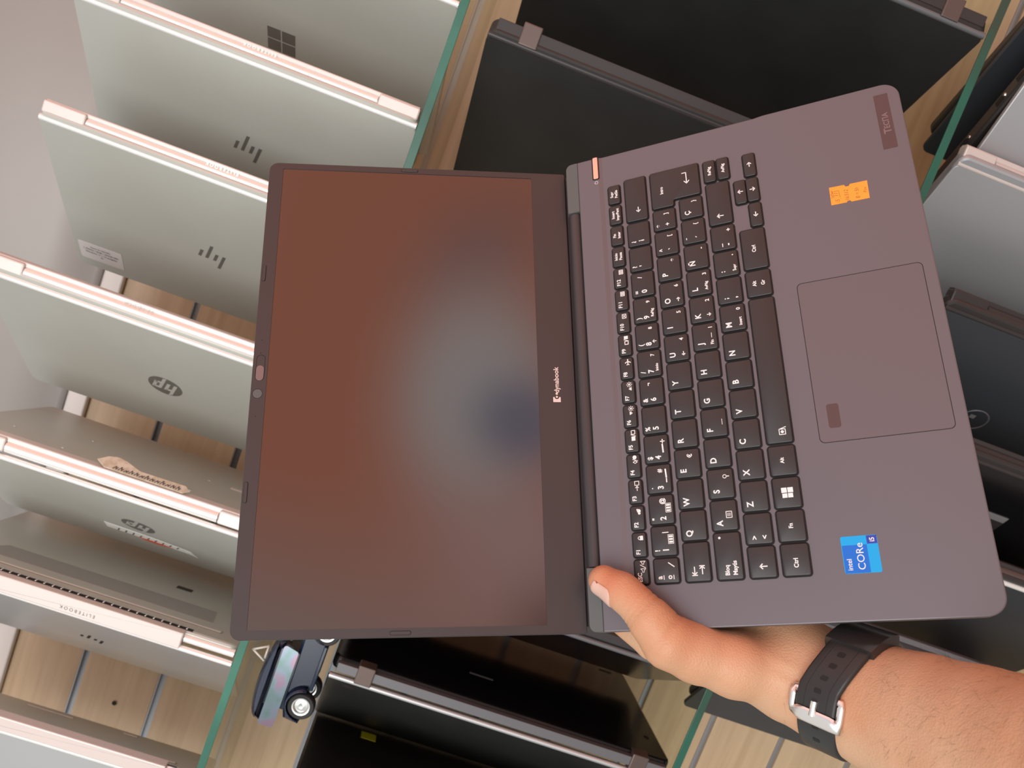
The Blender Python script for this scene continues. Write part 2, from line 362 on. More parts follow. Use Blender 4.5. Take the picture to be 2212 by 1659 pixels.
def tent(label, hx, hy, z0, H, D, aL, aB, w=.020, lid='silver', base='silver', edge='silver_edge', style='barrel', hinge='silver_hinge', group=None, bt=.013, Db=None, caplen=.042):
    root = thing('laptop', label, 'laptop', Matrix.Translation((hx, hy, CAMZ+z0)), group)
    a = math.radians(aL); b_ = math.radians(aB); Db = Db or D
    eL = Vector((-math.sin(a), math.cos(a), 0)); nL = Vector((-math.cos(a), -math.sin(a), 0)); z = Vector((0, 0, 1))
    ML = Matrix((z, eL, nL)).transposed().to_4x4()
    eB = Vector((-math.sin(b_), math.cos(b_), 0)); nB = Vector((math.cos(b_), math.sin(b_), 0))
    MBs = Matrix((-z, eB, nB)).transposed().to_4x4(); MBs.translation = Vector((w, 0, H))
    lt = .0055
    p = MB(); p.add(*slab(0, H, .0, D, -lt, 0, .008, .0012), m=ML); lidp = p.obj('lid', [M[lid]], root)
    p = MB(); p.add(*cyl((.001, .0012, -.0025), (H-.001, .0012, -.0025), .0031, seg=20), m=ML); p.obj('lid_edge', M[edge], lidp)
    p = MB(); p.add(*slab(0, H, .006, Db, -bt, 0, .009, .003), m=MBs); bs = p.obj('base', M[base], root)
    if style == 'barrel':
        p = MB(); p.add(*cyl((w*.52, .0045, caplen), (w*.52, .0045, H-caplen), w*.27)); p.obj('hinge_barrel', M[hinge], root)
        for c0, c1 in ((0.002, caplen-.0006), (H-caplen+.0006, H-.002)):
            p = MB(); p.add(*slab(w*.30, w*.92, c0, c1, -.012, .0015, .002, .0015), m=Matrix.Rotation(math.pi/2, 4, 'X')); p.obj('hinge_cap', M['silver_pink'] if 'silver' in base else M[base], root)
        p = MB(); p.add(*slab(w*.74, w*.98, .003, H-.003, -.012, -.0015, 0, .001), m=Matrix.Rotation(math.pi/2, 4, 'X')); p.obj('base_rim', M['silver_pink'] if 'silver' in base else M['black_plastic'], bs)
    elif style == 'drop':
        p = MB(); p.add(*slab(.001, w*.92, caplen, H-caplen, -.010, .0012, .001, .0012), m=Matrix.Rotation(math.pi/2, 4, 'X')); p.obj('hinge_cover', M['silver_pink'], root)
        for c0, c1 in ((0.002, caplen-.001), (H-caplen+.001, H-.002)):
            p = MB(); p.add(*cyl((w*.55, .006, c0), (w*.55, .006, c1), w*.22)); p.obj('hinge_barrel', M[hinge], root)
    elif style == 'clip':
        p = MB(); p.add(*slab(w*.34, w*.80, .006, H-.006, -.010, .0005, .001, .0006), m=Matrix.Rotation(math.pi/2, 4, 'X')); p.obj('hinge_cover', M[hinge], root)
        for zc in (caplen, H-caplen):
            p = MB(); p.add(*slab(w*.08, w*1.02, zc-.0090, zc+.0090, -.012, .0024, .0012, .0012), m=Matrix.Rotation(math.pi/2, 4, 'X')); p.obj('hinge', M['clip'], root)
    elif style == 'closed':
        p = MB(); p.add(*slab(.001, w*.9, .012, H-.012, -.010, -.0005, .001, .0010), m=Matrix.Rotation(math.pi/2, 4, 'X')); p.obj('front_edge', M[hinge], root)
    return root, ML, MBs, lidp, bs
def hinge_text(root, s, w, H, size, z, fx=.5, m_='silver_pink'):
    b_ = MB(); mm_ = Matrix.Rotation(math.pi/2, 4, 'X'); v, f = text(s, 0, 0, size, 'CENTER', bold=.0)
    b_.add([(w*fx-p[1], z+p[0], p[2]) for p in v], f, m=Matrix.Translation((0, -.0012, 0)) @ mm_); b_.obj('hinge_lettering', M[m_], root)
SG = 'silver laptops standing on the upper glass shelf'; BG = 'black laptops standing on the middle glass shelf'; LG = 'laptops standing on the lowest glass shelf'
Z2 = .094; Z3 = -.374; Z4 = -.780
# 0: tablet-like silver one with the four-pane window logo
r_, ML, MBs, lp, bp = tent('silver laptop with a dark four-pane window logo, rightmost on the upper shelf', .2075, .790, Z2, .308, .215, 34, 34, .014, style='closed', hinge='silver_pink', group=SG, bt=.008)
b_ = MB()
for i in (-1, 1):
    for j_ in (-1, 1):
        cx_, cy_ = .171+i*.0077, .126+j_*.0077
        b_.add(*slab(cx_-.0070, cx_+.0070, cy_-.0070, cy_+.0070, 0, .0003), m=ML)
b_.obj('window_logo', M['logo_dark'], lp, smooth=False)
# 1, 2
for (hx, lab, ls, lt_) in ((.093, 'silver laptop with a slim slanted-bar logo between the window-logo laptop and the stickered one', .163, .107), (-.019, 'silver laptop with a white rectangular sticker in its upper back corner', .166, .114)):
    r_, ML, MBs, lp, bp = tent(lab, hx, .787, Z2, .324, .212, 41, 38, .0185, group=SG)
    logo_bars(ML, ls, lt_).obj('bar_logo', M['logo_dark'], lp, smooth=False)
    hinge_text(r_, 'E L I T E B O O K', .0185, .324, .0042, .155, .82, 'silver_edge')
    if hx < 0:
        st = MB(); st.add(*slab(.270, .318, .170, .198, 0, .0003, .002), m=ML); so = st.obj('white_sticker', M['paper'], lp, smooth=False)
        st = MB()
        for i, s_ in enumerate(('Core i5-10210U', '1.70GHz / 8GB / 256GB SSD', 'Windows 11 / 14 pulgadas', 'N')):
            v, f = text(s_, 0, 0, .0033, 'CENTER', bold=.01); st.add([(.294-p[0], .176+.0045*i+.0012-p[1], .0005) for p in v], f, m=ML)
        st.obj('sticker_print', M['ink'], so, smooth=False)
# 3
r_, ML, MBs, lp, bp = tent('silver laptop with a round logo and a clean lid, standing behind the held screen', -.170, .787, Z2, .340, .217, 39, 36, .021, group=SG)
logo_round(ML, .172, .114).obj('round_logo', [M['logo_dark'], M['silver']], lp, smooth=False); hinge_text(r_, 'P R O B O O K', .021, .34, .0042, .19, .84, 'logo_dark')
# 4
r_, ML, MBs, lp, bp = tent('silver laptop with a round logo, red and white sticker and torn paper label', -.338, .787, Z2, .330, .212, 36, 8.0, .023, group=SG, style='barrel', caplen=.060)
logo_round(ML, .152, .098).obj('round_logo', [M['logo_dark'], M['silver']], lp, smooth=False); hinge_text(r_, 'P R O B O O K', .023, .33, .0045, .17, .56, 'silver_pink')
st = MB(); outl = [(.196, .130), (.196, .150), (.170, .150), (.150, .153), (.120, .154), (.100, .156), (.092, .163), (.098, .144), (.110, .140), (.130, .136), (.160, .132)]
st.add(*prism([Vector((p[0], p[1])) for p in outl][::-1], [(0, 0), (0, .0003)]), m=ML)
so = st.obj('white_sticker', M['white_print'], lp, smooth=False)
st = MB(); sw = [(.160, .150), (.145, .1485), (.130, .1495), (.120, .153), (.135, .1575), (.150, .157)]
st.add(*prism([Vector(p) for p in sw], [(0, .0003), (0, .0006)]), m=ML); st.obj('red_swoosh', M['red_print'], so, smooth=False)
st = MB()
for i in range(9): st.add(*stroke([(.112+i*.0085, .140-(.002 if i > 5 else 0)), (.115+i*.0085, .148)], .0016, .0006), m=ML)
st.obj('sticker_print', M['ink'], so, smooth=False)
st = MB(); MLB = Matrix((Vector((0, 0, -1)), Vector((math.sin(math.radians(38)), math.cos(math.radians(38)), 0)), Vector((math.cos(math.radians(38)), -math.sin(math.radians(38)), 0)))).transposed().to_4x4(); MLB.translation = Vector((.0232, .003, .33))
lab_o = [(x_+.034, (y_-.012)*.62) for x_, y_ in [(.118, .012), (.196, .012), (.202, .019), (.196, .026), (.15, .025), (.135, .034), (.125, .037), (.116, .033), (.108, .022)]]
st.add(*prism([Vector(p) for p in lab_o], [(0, 0), (.0, .0008), (.0004, .0012)]), m=MLB); so = st.obj('torn_label', M['cream'], bp)
st = MB()
for i in range(13): x_ = .160+i*.0052; st.add(*stroke([(x_, .0016), (x_+.0022, .0046+.0012*math.sin(i*2.3)), (x_+.0030, .0018), (x_+.0042, .0040)], .0010, .0014), m=MLB)
st.obj('label_print', M['ink'], so, smooth=False)
st = MB()
for (x_, y_) in ((.10, .10), (.10, .028), (.23, .10), (.23, .03), (.04, .05), (.29, .05)): st.add(*lathe([(0, .0004), (.0015, .0004), (.002, 0)], 12), m=MBs @ Matrix.Translation((x_, y_, 0)))
st.obj('base_screws', M['toy_chrome'], bp)
st = MB(); st.add(*slab(.255, .270, .095, .101, 0, .001), m=MBs); st.add(*slab(.05, .31, .008, .0085, 0, .0004), m=MBs); st.obj('base_slot', M['silver_pink'], bp, smooth=False)
# 5
r_, ML, MBs, lp, bp = tent('silver laptop with pale pink spine and long black vent slit, underside showing', -.470, .787, Z2, .324, .210, 39.5, 9, .020, lid='silver_cool', group=SG, style='drop', Db=.235, caplen=.055)
logo_bars(ML, .163, .105, .95).obj('bar_logo', M['gap'], lp, smooth=False); hinge_text(r_, 'E L I T E B O O K', .020, .324, .0048, .16, .40, 'grille')
st = MB(); st.add(*slab(.050, .275, .0075, .0125, -.001, .0003), m=MBs); vs = st.obj('vent_slit', M['gap'], bp, smooth=False)
st = MB()
for i in range(26): st.add(*slab(.053+i*.0086, .0542+i*.0086, .0075, .0125, .0002, .0008), m=MBs)
st.obj('vent_fins', M['silver_edge'], vs, smooth=False)
st = MB(); st.add(*slab(.035, .300, .026, .032, 0, .0016, .002, .0006), m=MBs); st.obj('rubber_foot', M['silver'], bp)
st = MB(); q = [(.030, .048), (.285, .048), (.280, .082), (.050, .082)]; st.add(*prism([Vector(p) for p in q], [(0, 0), (0, .0004)]), m=MBs); st.obj('fan_grille', M['grille'], bp, smooth=False)
st = MB(); st.add(*slab(.222, .240, .118, .127, -.001, .0004), m=MBs); st.obj('base_slot', M['black_plastic'], bp, smooth=False)
# 6
r_, ML, MBs, lp, bp = tent('leftmost silver laptop, opened wide with a warm grey underside', -.613, .787, Z2, .330, .212, 62, 31, .018, lid='silver_cool', group=SG, style='drop', caplen=.03)
st = MB(); st.add(*slab(.05, .31, .0065, .0075, -.0005, .0004), m=MBs); st.obj('base_seam', M['gap'], bp, smooth=False)
st = MB(); st.add(*slab(.030, .305, .030, .040, 0, .0016, .002, .0006), m=MBs); st.add(*slab(.10, .155, .170, .176, 0, .001), m=MBs); st.add(*slab(.215, .232, .178, .184, 0, .001), m=MBs); st.obj('rubber_foot', M['silver'], bp)
# black laptops, middle shelf
r_, ML, MBs, lp, bp = tent('black laptop with one bronze hinge square, its lid reaching behind the held laptop', .1935, .787, Z3, .436, .275, 30, 27, .022, 'black', 'black', 'black_plastic', 'clip', 'black_plastic', BG, bt=.018, caplen=.038)
r_, ML, MBs, lp, bp = tent('large black laptop in the upper right with a brown hinge square by its bottom end', .3570, .787, Z3, .425, .275, 27, 24, .022, 'black', 'black', 'grey_band', 'clip', 'black_plastic', BG, bt=.018, caplen=.040)
r_, ML, MBs, lp, bp = tent('black laptop standing just behind the thumb, only its lower end in view', -.326, .787, Z3, .366, .215, 29, 26, .020, 'black_gloss', 'black', 'grey_band', 'clip', 'black_plastic', BG, caplen=.06)
r_, ML, MBs, lp, bp = tent('black laptop opened like a book under the toy car, grey spine with bronze hinges', -.448, .787, Z3, .374, .245, 40, 6.2, .022, 'black', 'black_gloss', 'silver_cool', 'clip', 'grey_band', BG, bt=.014, caplen=.036)
st = MB(); st.add(*slab(.148, .176, .072, .0745, 0, .0006), m=MBs); st.obj('light_strip', M['grey_band'], bp, smooth=False)
st = MB(); st.add(*slab(.335, .352, .225, .229, 0, .0006), m=MBs); st.add(*slab(.355, .360, .050, .055, 0, .0006), m=MBs); st.obj('rubber_foot', M['gap'], bp, smooth=False)
st = MB(); st.add(*slab(.345, .355, .022, .030, 0, .0005, .002), m=ML); st.add(*slab(.3435, .3565, .0205, .0315, 0, .0003, .002), m=ML); st.obj('lid_mark', M['black_plastic'], lp)
r_, ML, MBs, lp, bp = tent('black laptop with a yellow sticker at the bottom edge, leftmost on the middle shelf', -.580, .787, Z3, .372, .232, 55, 14, .020, 'black', 'black', 'grey_band', 'clip', 'black_plastic', BG, caplen=.05)
st = MB(); st.add(*slab(.062, .081, .156, .178, 0, .0004), m=MBs); st.obj('yellow_sticker', M['yellow'], bp, smooth=False)
st = MB(); v, f = text('ThinkPad', 0, 0, .0125, 'CENTER', bold=.02); st.add([(.030+p[0]*.8, .180+p[1], .0004) for p in v], f, m=MBs @ Matrix.Rotation(0, 4, 'Z')); st.obj('lid_lettering', M['black_plastic'], bp, smooth=False)
# lowest shelf
r_, ML, MBs, lp, bp = tent('silver laptop with a pink hinge end and dark round logo at the right edge', .249, .800, Z4, .376, .225, 52, 49, .020, 'silver_dim', 'silver_dim', 'silver_pink', 'barrel', 'silver_pink', LG, caplen=.036)
logo_round(ML, .190, .150).obj('round_logo', [M['gap'], M['grey_band']], lp, smooth=False)
r_, ML, MBs, lp, bp = tent('silver laptop with a thick black base and ports at the right edge', .385, .765, Z4, .350, .215, 62, 50, .022, 'silver_dim', 'black_plastic', 'black_plastic', 'clip', 'black_plastic', LG, bt=.018)
st = MB()
for y_ in (.045, .072, .100, .150): st.add(*slab(-.0006, .0, y_-.005, y_+.005, -.013, -.006), m=MBs)
pt = st.obj('port', M['gap'], bp, smooth=False)
st = MB()
for y_ in (.045, .072, .100, .150): st.add(*lathe([(0, .0014), (.0016, .001), (.002, 0)], 12), m=MBs @ Matrix.Translation((0, y_-.007, -.009)) @ Matrix.Rotation(-math.pi/2, 4, 'Y'))
st.obj('base_screws', M['toy_chrome'], bp)
r_, ML, MBs, lp, bp = tent('slate laptop in the top right corner behind the one with ports', .455, .790, Z4, .350, .225, 47, 44, .020, 'navy_lid', 'black_plastic', 'black_plastic', 'closed', 'black_plastic', LG)
r_, ML, MBs, lp, bp = tent('dark laptop with a faint round badge, right of the touchpad', .116, .787, Z4, .336, .225, 50, 46, .021, 'navy_lid', 'black_plastic', 'black_plastic', 'barrel', 'black_plastic', LG)
st = MB(); st.add(*lathe([(.0135, 0), (.0145, .0006), (.0155, 0)], 40), m=ML @ Matrix.Translation((.210, .118, 0))); st.obj('round_logo', M['grey_band'], lp)
st = MB(); st.add(*slab(.2115, .2175, .112, .117, 0, .0004), m=ML); st.obj('badge_mark', M['silver_cool'], lp, smooth=False)
r_, ML, MBs, lp, bp = tent('black laptop carrying a clear price label, right of the held laptop', -.014, .787, Z4, .338, .225, 50, 46, .021, 'black_gloss', 'black_plastic', 'black_plastic', 'barrel', 'black_plastic', LG)
st = MB(); st.add(*slab(.150, .215, .060, .100, 0, .0005, .004), m=ML); so = st.obj('clear_label', M['black_plastic'], lp)
st = MB(); st.add(*slab(.151, .214, .061, .070, .0005, .0008), m=ML); st.obj('label_bar', M['silver_cool'], so, smooth=False)
r_, ML, MBs, lp, bp = tent('slate grey laptop with a ribbed spine between the held laptop and the forearm', -.123, .787, Z4, .338, .225, 45, 41, .021, 'navy_lid', 'black_plastic', 'silver_edge', 'barrel', 'clip', LG)
r_, ML, MBs, lp, bp = tent('dark blue laptop behind the forearm, under the middle shelf', -.226, .787, Z4, .350, .262, 52, 50, .016, 'navy_lid', 'navy_lid', 'grey_band', 'closed', 'grey_band', LG, bt=.010)
# crumpled plastic bag
bm = bmesh.new(); bmesh.ops.create_icosphere(bm, subdivisions=5, radius=1)
for v in bm.verts:
    p = v.co.copy(); k = 1+.18*math.sin(5*p.x+3*p.z)*math.sin(4*p.y+1)+.08*math.sin(13*p.x-9*p.y+5*p.z)+.04*math.sin(29*p.y+17*p.z)
    v.co = Vector((p.x*.028*k, p.y*.026*k, max(-.001+0*p.z, (p.z+.8)*.028*k)))
me = bpy.data.meshes.new('plastic_bag'); bm.to_mesh(me); bm.free(); me.materials.append(M['bag']); me.shade_smooth()
o = bpy.data.objects.new('plastic_bag', me); COL.objects.link(o); o.location = (-.303, .925, CAMZ+Z4+.001)
tag(o, 'crumpled pale plastic bag on the lowest shelf beside the forearm', 'bag')
# ------------------------------------------------------------------ the held laptop
RB = Matrix(((0.82756, -0.50358, 0.24809), (0.467, 0.3723, -0.80206), (0.31153, 0.77961, 0.54327)))
HB = Vector((-0.04932, 0.52985, -0.08619+CAMZ))
RL = Matrix(((0.82756, -0.32015, 0.46114), (0.467, -0.06325, -0.88199), (0.31153, 0.94525, 0.09716)))
TL = Vector((-0.08701, 0.52916, 0.01091+CAMZ))
BMW = Matrix.Translation(HB) @ RB.to_4x4(); LMW = Matrix.Translation(TL) @ RL.to_4x4()
REL = BMW.inverted() @ LMW @ MM       # lid mm -> base metres
HL = thing('laptop', 'open dark laptop held in the hand in front of the shelves, brown-reflecting screen switched off', 'laptop', BMW)
hw = 161.
P = rpoly([(-hw, -9), (-hw, -219), (hw, -219), (hw, -9)], [.8, 10, 10, .8], 8)
v, f = prism(P, [(3.2, -16.5), (1.0, -15.2), (0, -12), (0, -.7), (.2, -.2), (.7, 0)])
me = bpy.data.meshes.new('chassis'); me.from_pydata(v, [], f); bm = bmesh.new(); bm.from_mesh(me); bmesh.ops.recalc_face_normals(bm, faces=bm.faces)
for yy in (-24, -27, -131.5, -137.5): bmesh.ops.bisect_plane(bm, geom=bm.verts[:]+bm.edges[:]+bm.faces[:], plane_co=(0, yy, 0), plane_no=(0, 1, 0))
for v_ in bm.verts:
    if v_.co.z > -1.0:
        y_ = v_.co.y
        if -131.6 < y_ < -26.9: v_.co.z -= .9
for v_ in bm.verts: v_.co *= S
bm.to_mesh(me); bm.free(); me.materials.append(M['deck']); me.shade_smooth(); me.set_sharp_from_angle(angle=math.radians(9))
CH = bpy.data.objects.new('chassis', me); COL.objects.link(CH); CH.parent = HL
KZ = -.9
for (x0, x1, rr) in ((121.5, hw, [.5, 9, 9, .5]), (-hw, -123.5, None)):
    P = rpoly([(x0, -9.1), (x1, -9.1), (x1, -.3), (x0, -.3)], [.5, .5, 7, .5] if x0 > 0 else [.5, .5, .5, 7], 7)
    p = MB(); p.add(*prism(P, [(.4, -16), (0, -13), (0, -.6), (.3, 0)]), m=MM); p.obj('hinge_cap', M['cap'], HL)
p = MB(); p.add(*cyl((-123.0, -4.2, -6.6), (121.0, -4.2, -6.6), 5.6, seg=40), m=MM)
p.add(*slab(-123, 121, -9.2, -7.5, -16, -7), m=MM); p.add(*slab(-122, 120, -6, 5.5, -15.5, -11), m=MM); p.add(*slab(-157, 157, -1.2, 5.5, -15.5, -9), m=MM); p.obj('hinge_barrel', M['bezel'], HL)
# power key and its little mark
p = MB(); p.add(*slab(144.0, 161.6, -24.1, -20.4, -1.4, .25, 1.0, .25), m=MM); p.obj('power_button', M['power'], CH)
p = MB(); p.add(*slab(143.2, 161.8, -24.8, -19.7, -.2, .05, 1.3), m=MM); p.obj('power_button_well', M['gap'], CH)
p = MB(); R0 = 1.15
p.add(*stroke([(141+R0*math.cos(t_), -22.3+R0*math.sin(t_)) for t_ in [math.radians(120+300*k/16) for k in range(17)]], .25, .06), m=MM); p.add(*stroke([(141, -21.9), (141, -20.9)], .25, .06), m=MM)
p.obj('power_icon', M['legend'], CH, smooth=False)
# --- keys
def arrow(cx_, cy_, d, L=3.2, w=.45, h=1.3):
    dx, dy = {'l': (-1, 0), 'r': (1, 0), 'u': (0, 1), 'd': (0, -1)}[d]
    a = (cx_-dx*L/2, cy_-dy*L/2); b2 = (cx_+dx*L/2, cy_+dy*L/2)
    s1 = (b2[0]-dx*h+dy*h, b2[1]-dy*h+dx*h); s2 = (b2[0]-dx*h-dy*h, b2[1]-dy*h-dx*h)
    return [[a, b2], [s1, b2, s2]]
wells = MB()
def key(outline, legends=(), strokes_=(), discs=(), rects=()):
    """legends (text, x, y_centre, size, align) in deck mm"""
    P = rpoly(outline, 1.4 if len(outline) == 4 else [1.4]*len(outline), 5)
    zt = .75
    p = MB(); p.add(*prism(P, [(.05, KZ-.5), (0, zt-.45), (.12, zt-.15), (.5, zt)]), m=MM); k = p.obj('key', M['key'], CH, ang=50)
    wells.add(*prism(inset(P, -.85), [(0, KZ-.3), (0, KZ+.06)]), m=MM)
    q = MB(); zz = zt+.03
    for (s_, x_, y_, sz, al) in legends: q.add(*text(s_, x_, y_-.345*sz, sz, al, zz, bold=.03, sx=.94), m=MM)
    for st_ in strokes_: q.add(*stroke(st_[0], st_[1] *1.15 if len(st_) > 1 and isinstance(st_[1], float) else .48, zz), m=MM)
    for (x_, y_, r0) in discs: q.add(*disc(x_, y_, r0, zz), m=MM)
    for (a, b2, c_, d_) in rects: q.add(*rect(a, b2, c_, d_, zz), m=MM)
    if q.v: q.obj('key_legend', M['legend'], k, smooth=False)
    return k
def box(x0, x1, y0, y1): return [(x0, y0), (x1, y0), (x1, y1), (x0, y1)]
def sb(x0, x1, y0, y1): return [(x0, y0), (x1, y0), (x1, y1), (x0, y1), (x0, y0)]
# function row
fx0 = -135.3; fy1, fy0 = -30.4, -38.4
names = ['ESC']+['F%d' % i for i in range(1, 13)]+['Inicio|Pausa', 'Fin|Inter', 'Insert|ImprPant', 'Supr|PetSis']
for i, nm in enumerate(names):
    x0 = fx0+i*16.0; x1 = x0+14.2; cy_ = (fy0+fy1)/2; st = []; dc = []; rc = []; lg = []
    if '|' in nm:
        a, b2 = nm.split('|'); lg = [(a, x0+7.1, cy_+1.6, 2.7, 'CENTER'), (b2, x0+7.1, cy_-1.5, 2.7, 'CENTER')]
    else: lg = [(nm, x0+1.3, cy_+1.0, 3.5, 'LEFT')]
    ix = x0+11.0; iy = cy_-1.1
    if nm == 'ESC': st = [([(ix-4, iy-.6), (ix-3, iy-.6), (ix-2, iy-1.6), (ix-2, iy+1.4), (ix-3, iy+.4), (ix-4, iy+.4), (ix-4, iy-.6)], .3), ([(ix-1.5, iy-1.6), (ix+.3, iy+1.5)], .35), ([(ix+.6, iy-.6), (ix+1.4, iy-.6), (ix+2.4, iy-1.6), (ix+2.4, iy+1.4), (ix+1.4, iy+.4), (ix+.6, iy+.4), (ix+.6, iy-.6)], .3)]
    elif nm == 'F1': rc = [(ix-1.3, ix+1.3, iy-1.4, iy+.5)]; st = [([(ix-.8, iy+.4), (ix-.8, iy+1.2), (ix, iy+1.7), (ix+.8, iy+1.2), (ix+.8, iy+.4)], .35)]
    elif nm == 'F2': dc = [(ix+.2, iy, 1.15), (ix-1.2, iy-.2, .8), (ix+1.0, iy+.9, .55)]
    elif nm == 'F3': st = [([(ix-3.4, iy), (ix-.6, iy)], .35), ([(ix-1.6, iy+.9), (ix-.6, iy), (ix-1.6, iy-.9)], .35), (sb(ix, ix+2.4, iy-1.3, iy+1.3), .35)]
    elif nm == 'F4': st = [([(ix-2.4, iy), (ix-1.6, iy+1.3), (ix-.8, iy), (ix-1.6, iy-1.3), (ix-2.4, iy)], .35), ([(ix-.9, iy-1.6), (ix+.2, iy+1.5)], .3)]; dc = [(ix+1.4, iy+.2, 1.25)]
    elif nm == 'F5': rc = [(ix-4.0, ix-1.2, iy-1.2, iy+1.2)]; st = [([(ix-1.1, iy-1.5), (ix, iy+1.5)], .3), (sb(ix+.2, ix+2.6, iy-1.1, iy+1.1), .4)]
    elif nm in ('F6', 'F7'):
        s_ = 1 if nm == 'F7' else -1
        dc = [(ix+.9, iy+.2, .62)]; st = [([(ix+.9+1.1*math.cos(a), iy+.2+1.1*math.sin(a)), (ix+.9+1.7*math.cos(a), iy+.2+1.7*math.sin(a))], .35) for a in [k*math.pi/4 for k in range(8)]]
        st += [([(ix-2.9, iy-.9*s_), (ix-1.2, iy-.9*s_)], .5), ([(ix-2.6, iy-.4*s_), (ix-1.5, iy-.4*s_)], .6), ([(ix-2.2, iy+.2*s_), (ix-1.9, iy+.2*s_)], .6)]
    elif nm == 'F8': st = [([(ix-1.6, iy), (ix+1.9, iy)], .6), ([(ix-.3, iy-1.7), (ix+.7, iy), (ix-.3, iy+1.7)], .5), ([(ix-1.7, iy-.8), (ix-1.2, iy), (ix-1.7, iy+.8)], .4)]
    elif nm == 'F9': st = [(sb(ix-3.6, ix-1.4, iy-1.2, iy+1.0), .45), ([(ix-1.3, iy-1.5), (ix-.3, iy+1.5)], .3)]; rc = [(ix, ix+2.2, iy-1.2, iy+1.4)]
    elif nm == 'F10': st = [(sb(ix-1.2, ix+1.6, iy-1.1, iy+1.5), .35), ([(ix-.6, iy-.5), (ix+1.0, iy+.9)], .35), ([(ix-.6, iy+.9), (ix+1.0, iy-.5)], .35)]
    elif nm in ('F11', 'F12'): st = [(sb(ix-1.2, ix+1.8, iy-1.1, iy+1.5), .3), ([(ix-.5, iy-.7), (ix-.5, iy+1.1)], .45), ([(ix+.3, iy-.7), (ix+.3, iy+1.1)], .45), ([(ix+1.1, iy-.7), (ix+1.1, iy+1.1)], .45)]
    key(box(x0, x1, fy0, fy1), lg, st, dc, rc)
ROW = [(-56.5, -42.0), (-74.6, -60.1), (-92.7, -78.2), (-110.8, -96.3), (-128.7, -114.2)]
KW = 17.1; KP = 18.6
def std(row, x0, L, w=KW, extra=None, **k):
    y0, y1 = ROW[row]
    return key(box(x0, x0+w, y0, y1), [(s_, x0+dx, y1-dy, sz, al) for (s_, dx, dy, sz, al) in L], **k)
# number row
std(0, -135.3, [('a', 3.2, 3.0, 4.4, 'CENTER'), ('o', 3.2, 8.8, 4.4, 'CENTER')], 14.0, strokes_=[([(-133.2, -47.6), (-131.0, -47.6)], .4), ([(-133.2, -53.4), (-131.0, -53.4)], .4), ([(-123.8, -50.8), (-126.2, -54.0)][::-1], .5)])
nums = [('!', '1', '|', ''), ('"', '2', '@', 'kb'), ('·', '3', '#', 'l'), ('$', '4', '', 'h'), ('%', '5', '', ''), ('&', '6', '¬', ''), ('/', '7', '', 'Inicio7'), ('(', '8', '', 'u8'), (')', '9', '', 'RePág9'), ('=', '0', '/', ''), ('?', "'", '', ''), ('¿', '¡', '', '')]
for i, (a, b2, c_, d_) in enumerate(nums):
    x0 = -119.6+i*KP; y0, y1 = ROW[0]
    L = [(a, 3.0, 3.0, 4.2, 'CENTER'), (b2, 3.2, 8.0, 4.9, 'CENTER')]
    st = []; rc = []
    if c_: L.append((c_, 13.4, 8.0 if c_ in '@#|' else 5.6, 3.9, 'CENTER'))
    if b2 in '12': rc = [(x0+7.2, x0+8.3, y0+1.9, y0+4.2), (x0+8.8, x0+9.9, y0+1.9, y0+4.2), (x0+10.4, x0+11.5, y0+1.9, y0+4.2)]; st = [(sb(x0+6.7, x0+12, y0+1.5, y0+4.6), .25)]
    if d_ == 'l': st = [([(x0+6.2, y0+2.6), (x0+8.4, y0+2.6)], .6), ([(x0+9.2, y0+2.6), (x0+14, y0+2.9)], .8)]
    if d_ == 'h': st = [([(x0+6.2, y0+3.2), (x0+11, y0+3.4)], .8), ([(x0+11.8, y0+3.2), (x0+14.2, y0+3.2)], .5), ([(x0+13, y0+2.0), (x0+13, y0+4.4)], .5)]
    if d_.endswith('7') or d_.endswith('9'): L += [(d_[-1], 14.0, 9.6, 3.3, 'CENTER'), (d_[:-1], 3.0, 11.9, 2.5, 'LEFT')]
    if d_ == 'u8': L += [('8', 14.0, 9.6, 3.3, 'CENTER')]; st = [(q, .4) for q in arrow(x0+4.6, y0+2.7, 'u', 2.2, h=.9)]
    key(box(x0, x0+KW, y0, y1), [(s_, x0+dx, y1-dy, sz, al) for (s_, dx, dy, sz, al) in L], st, (), rc)
y0, y1 = ROW[0]; key(box(103.9, 137.0, y0, y1), (), [(q, .5) for q in arrow(112, -50.5, 'l', 3.6)])
# Q row
y0, y1 = ROW[1]
key(box(-135.4, -113.4, y0, y1), (), [(q, .5) for q in arrow(-129.5, -65.6, 'l', 4.4)+[[(-132.0, -64.2), (-132.0, -67.0)]]]+[(q, .5) for q in arrow(-129.2, -70.0, 'r', 4.4)+[[(-126.8, -68.6), (-126.8, -71.4)]]])
for i, ch in enumerate('QWERTYUIOP'):
    x0 = -112+i*KP; L = [(ch, 4.0, 4.4, 5.0, 'CENTER')]; st = []
    if ch == 'E': L.append(('€', 13.0, 8.8, 3.9, 'CENTER'))
    if ch in 'UIOP': L.append(({'U': '4', 'I': '5', 'O': '6', 'P': '*'}[ch], 14.0, 10.6, 3.5 if ch != 'P' else 4.6, 'CENTER'))
    if ch == 'U': st = [(q, .45) for q in arrow(x0+4.2, y0+3.2, 'l', 2.4, h=.9)]
    if ch == 'O': st = [(q, .45) for q in arrow(x0+4.2, y0+3.2, 'r', 2.4, h=.9)]
    std(1, x0, L, strokes_=st)
std(1, 74.0, [('^', 3.6, 3.6, 4.4, 'CENTER'), ('`', 3.8, 9.6, 4.6, 'CENTER'), ('[', 13.4, 9.4, 3.6, 'CENTER')])
std(1, 92.6, [('*', 3.2, 3.6, 4.8, 'CENTER'), ('+', 3.6, 9.0, 4.2, 'CENTER'), (']', 11.6, 8.4, 3.6, 'CENTER')], 15.0)
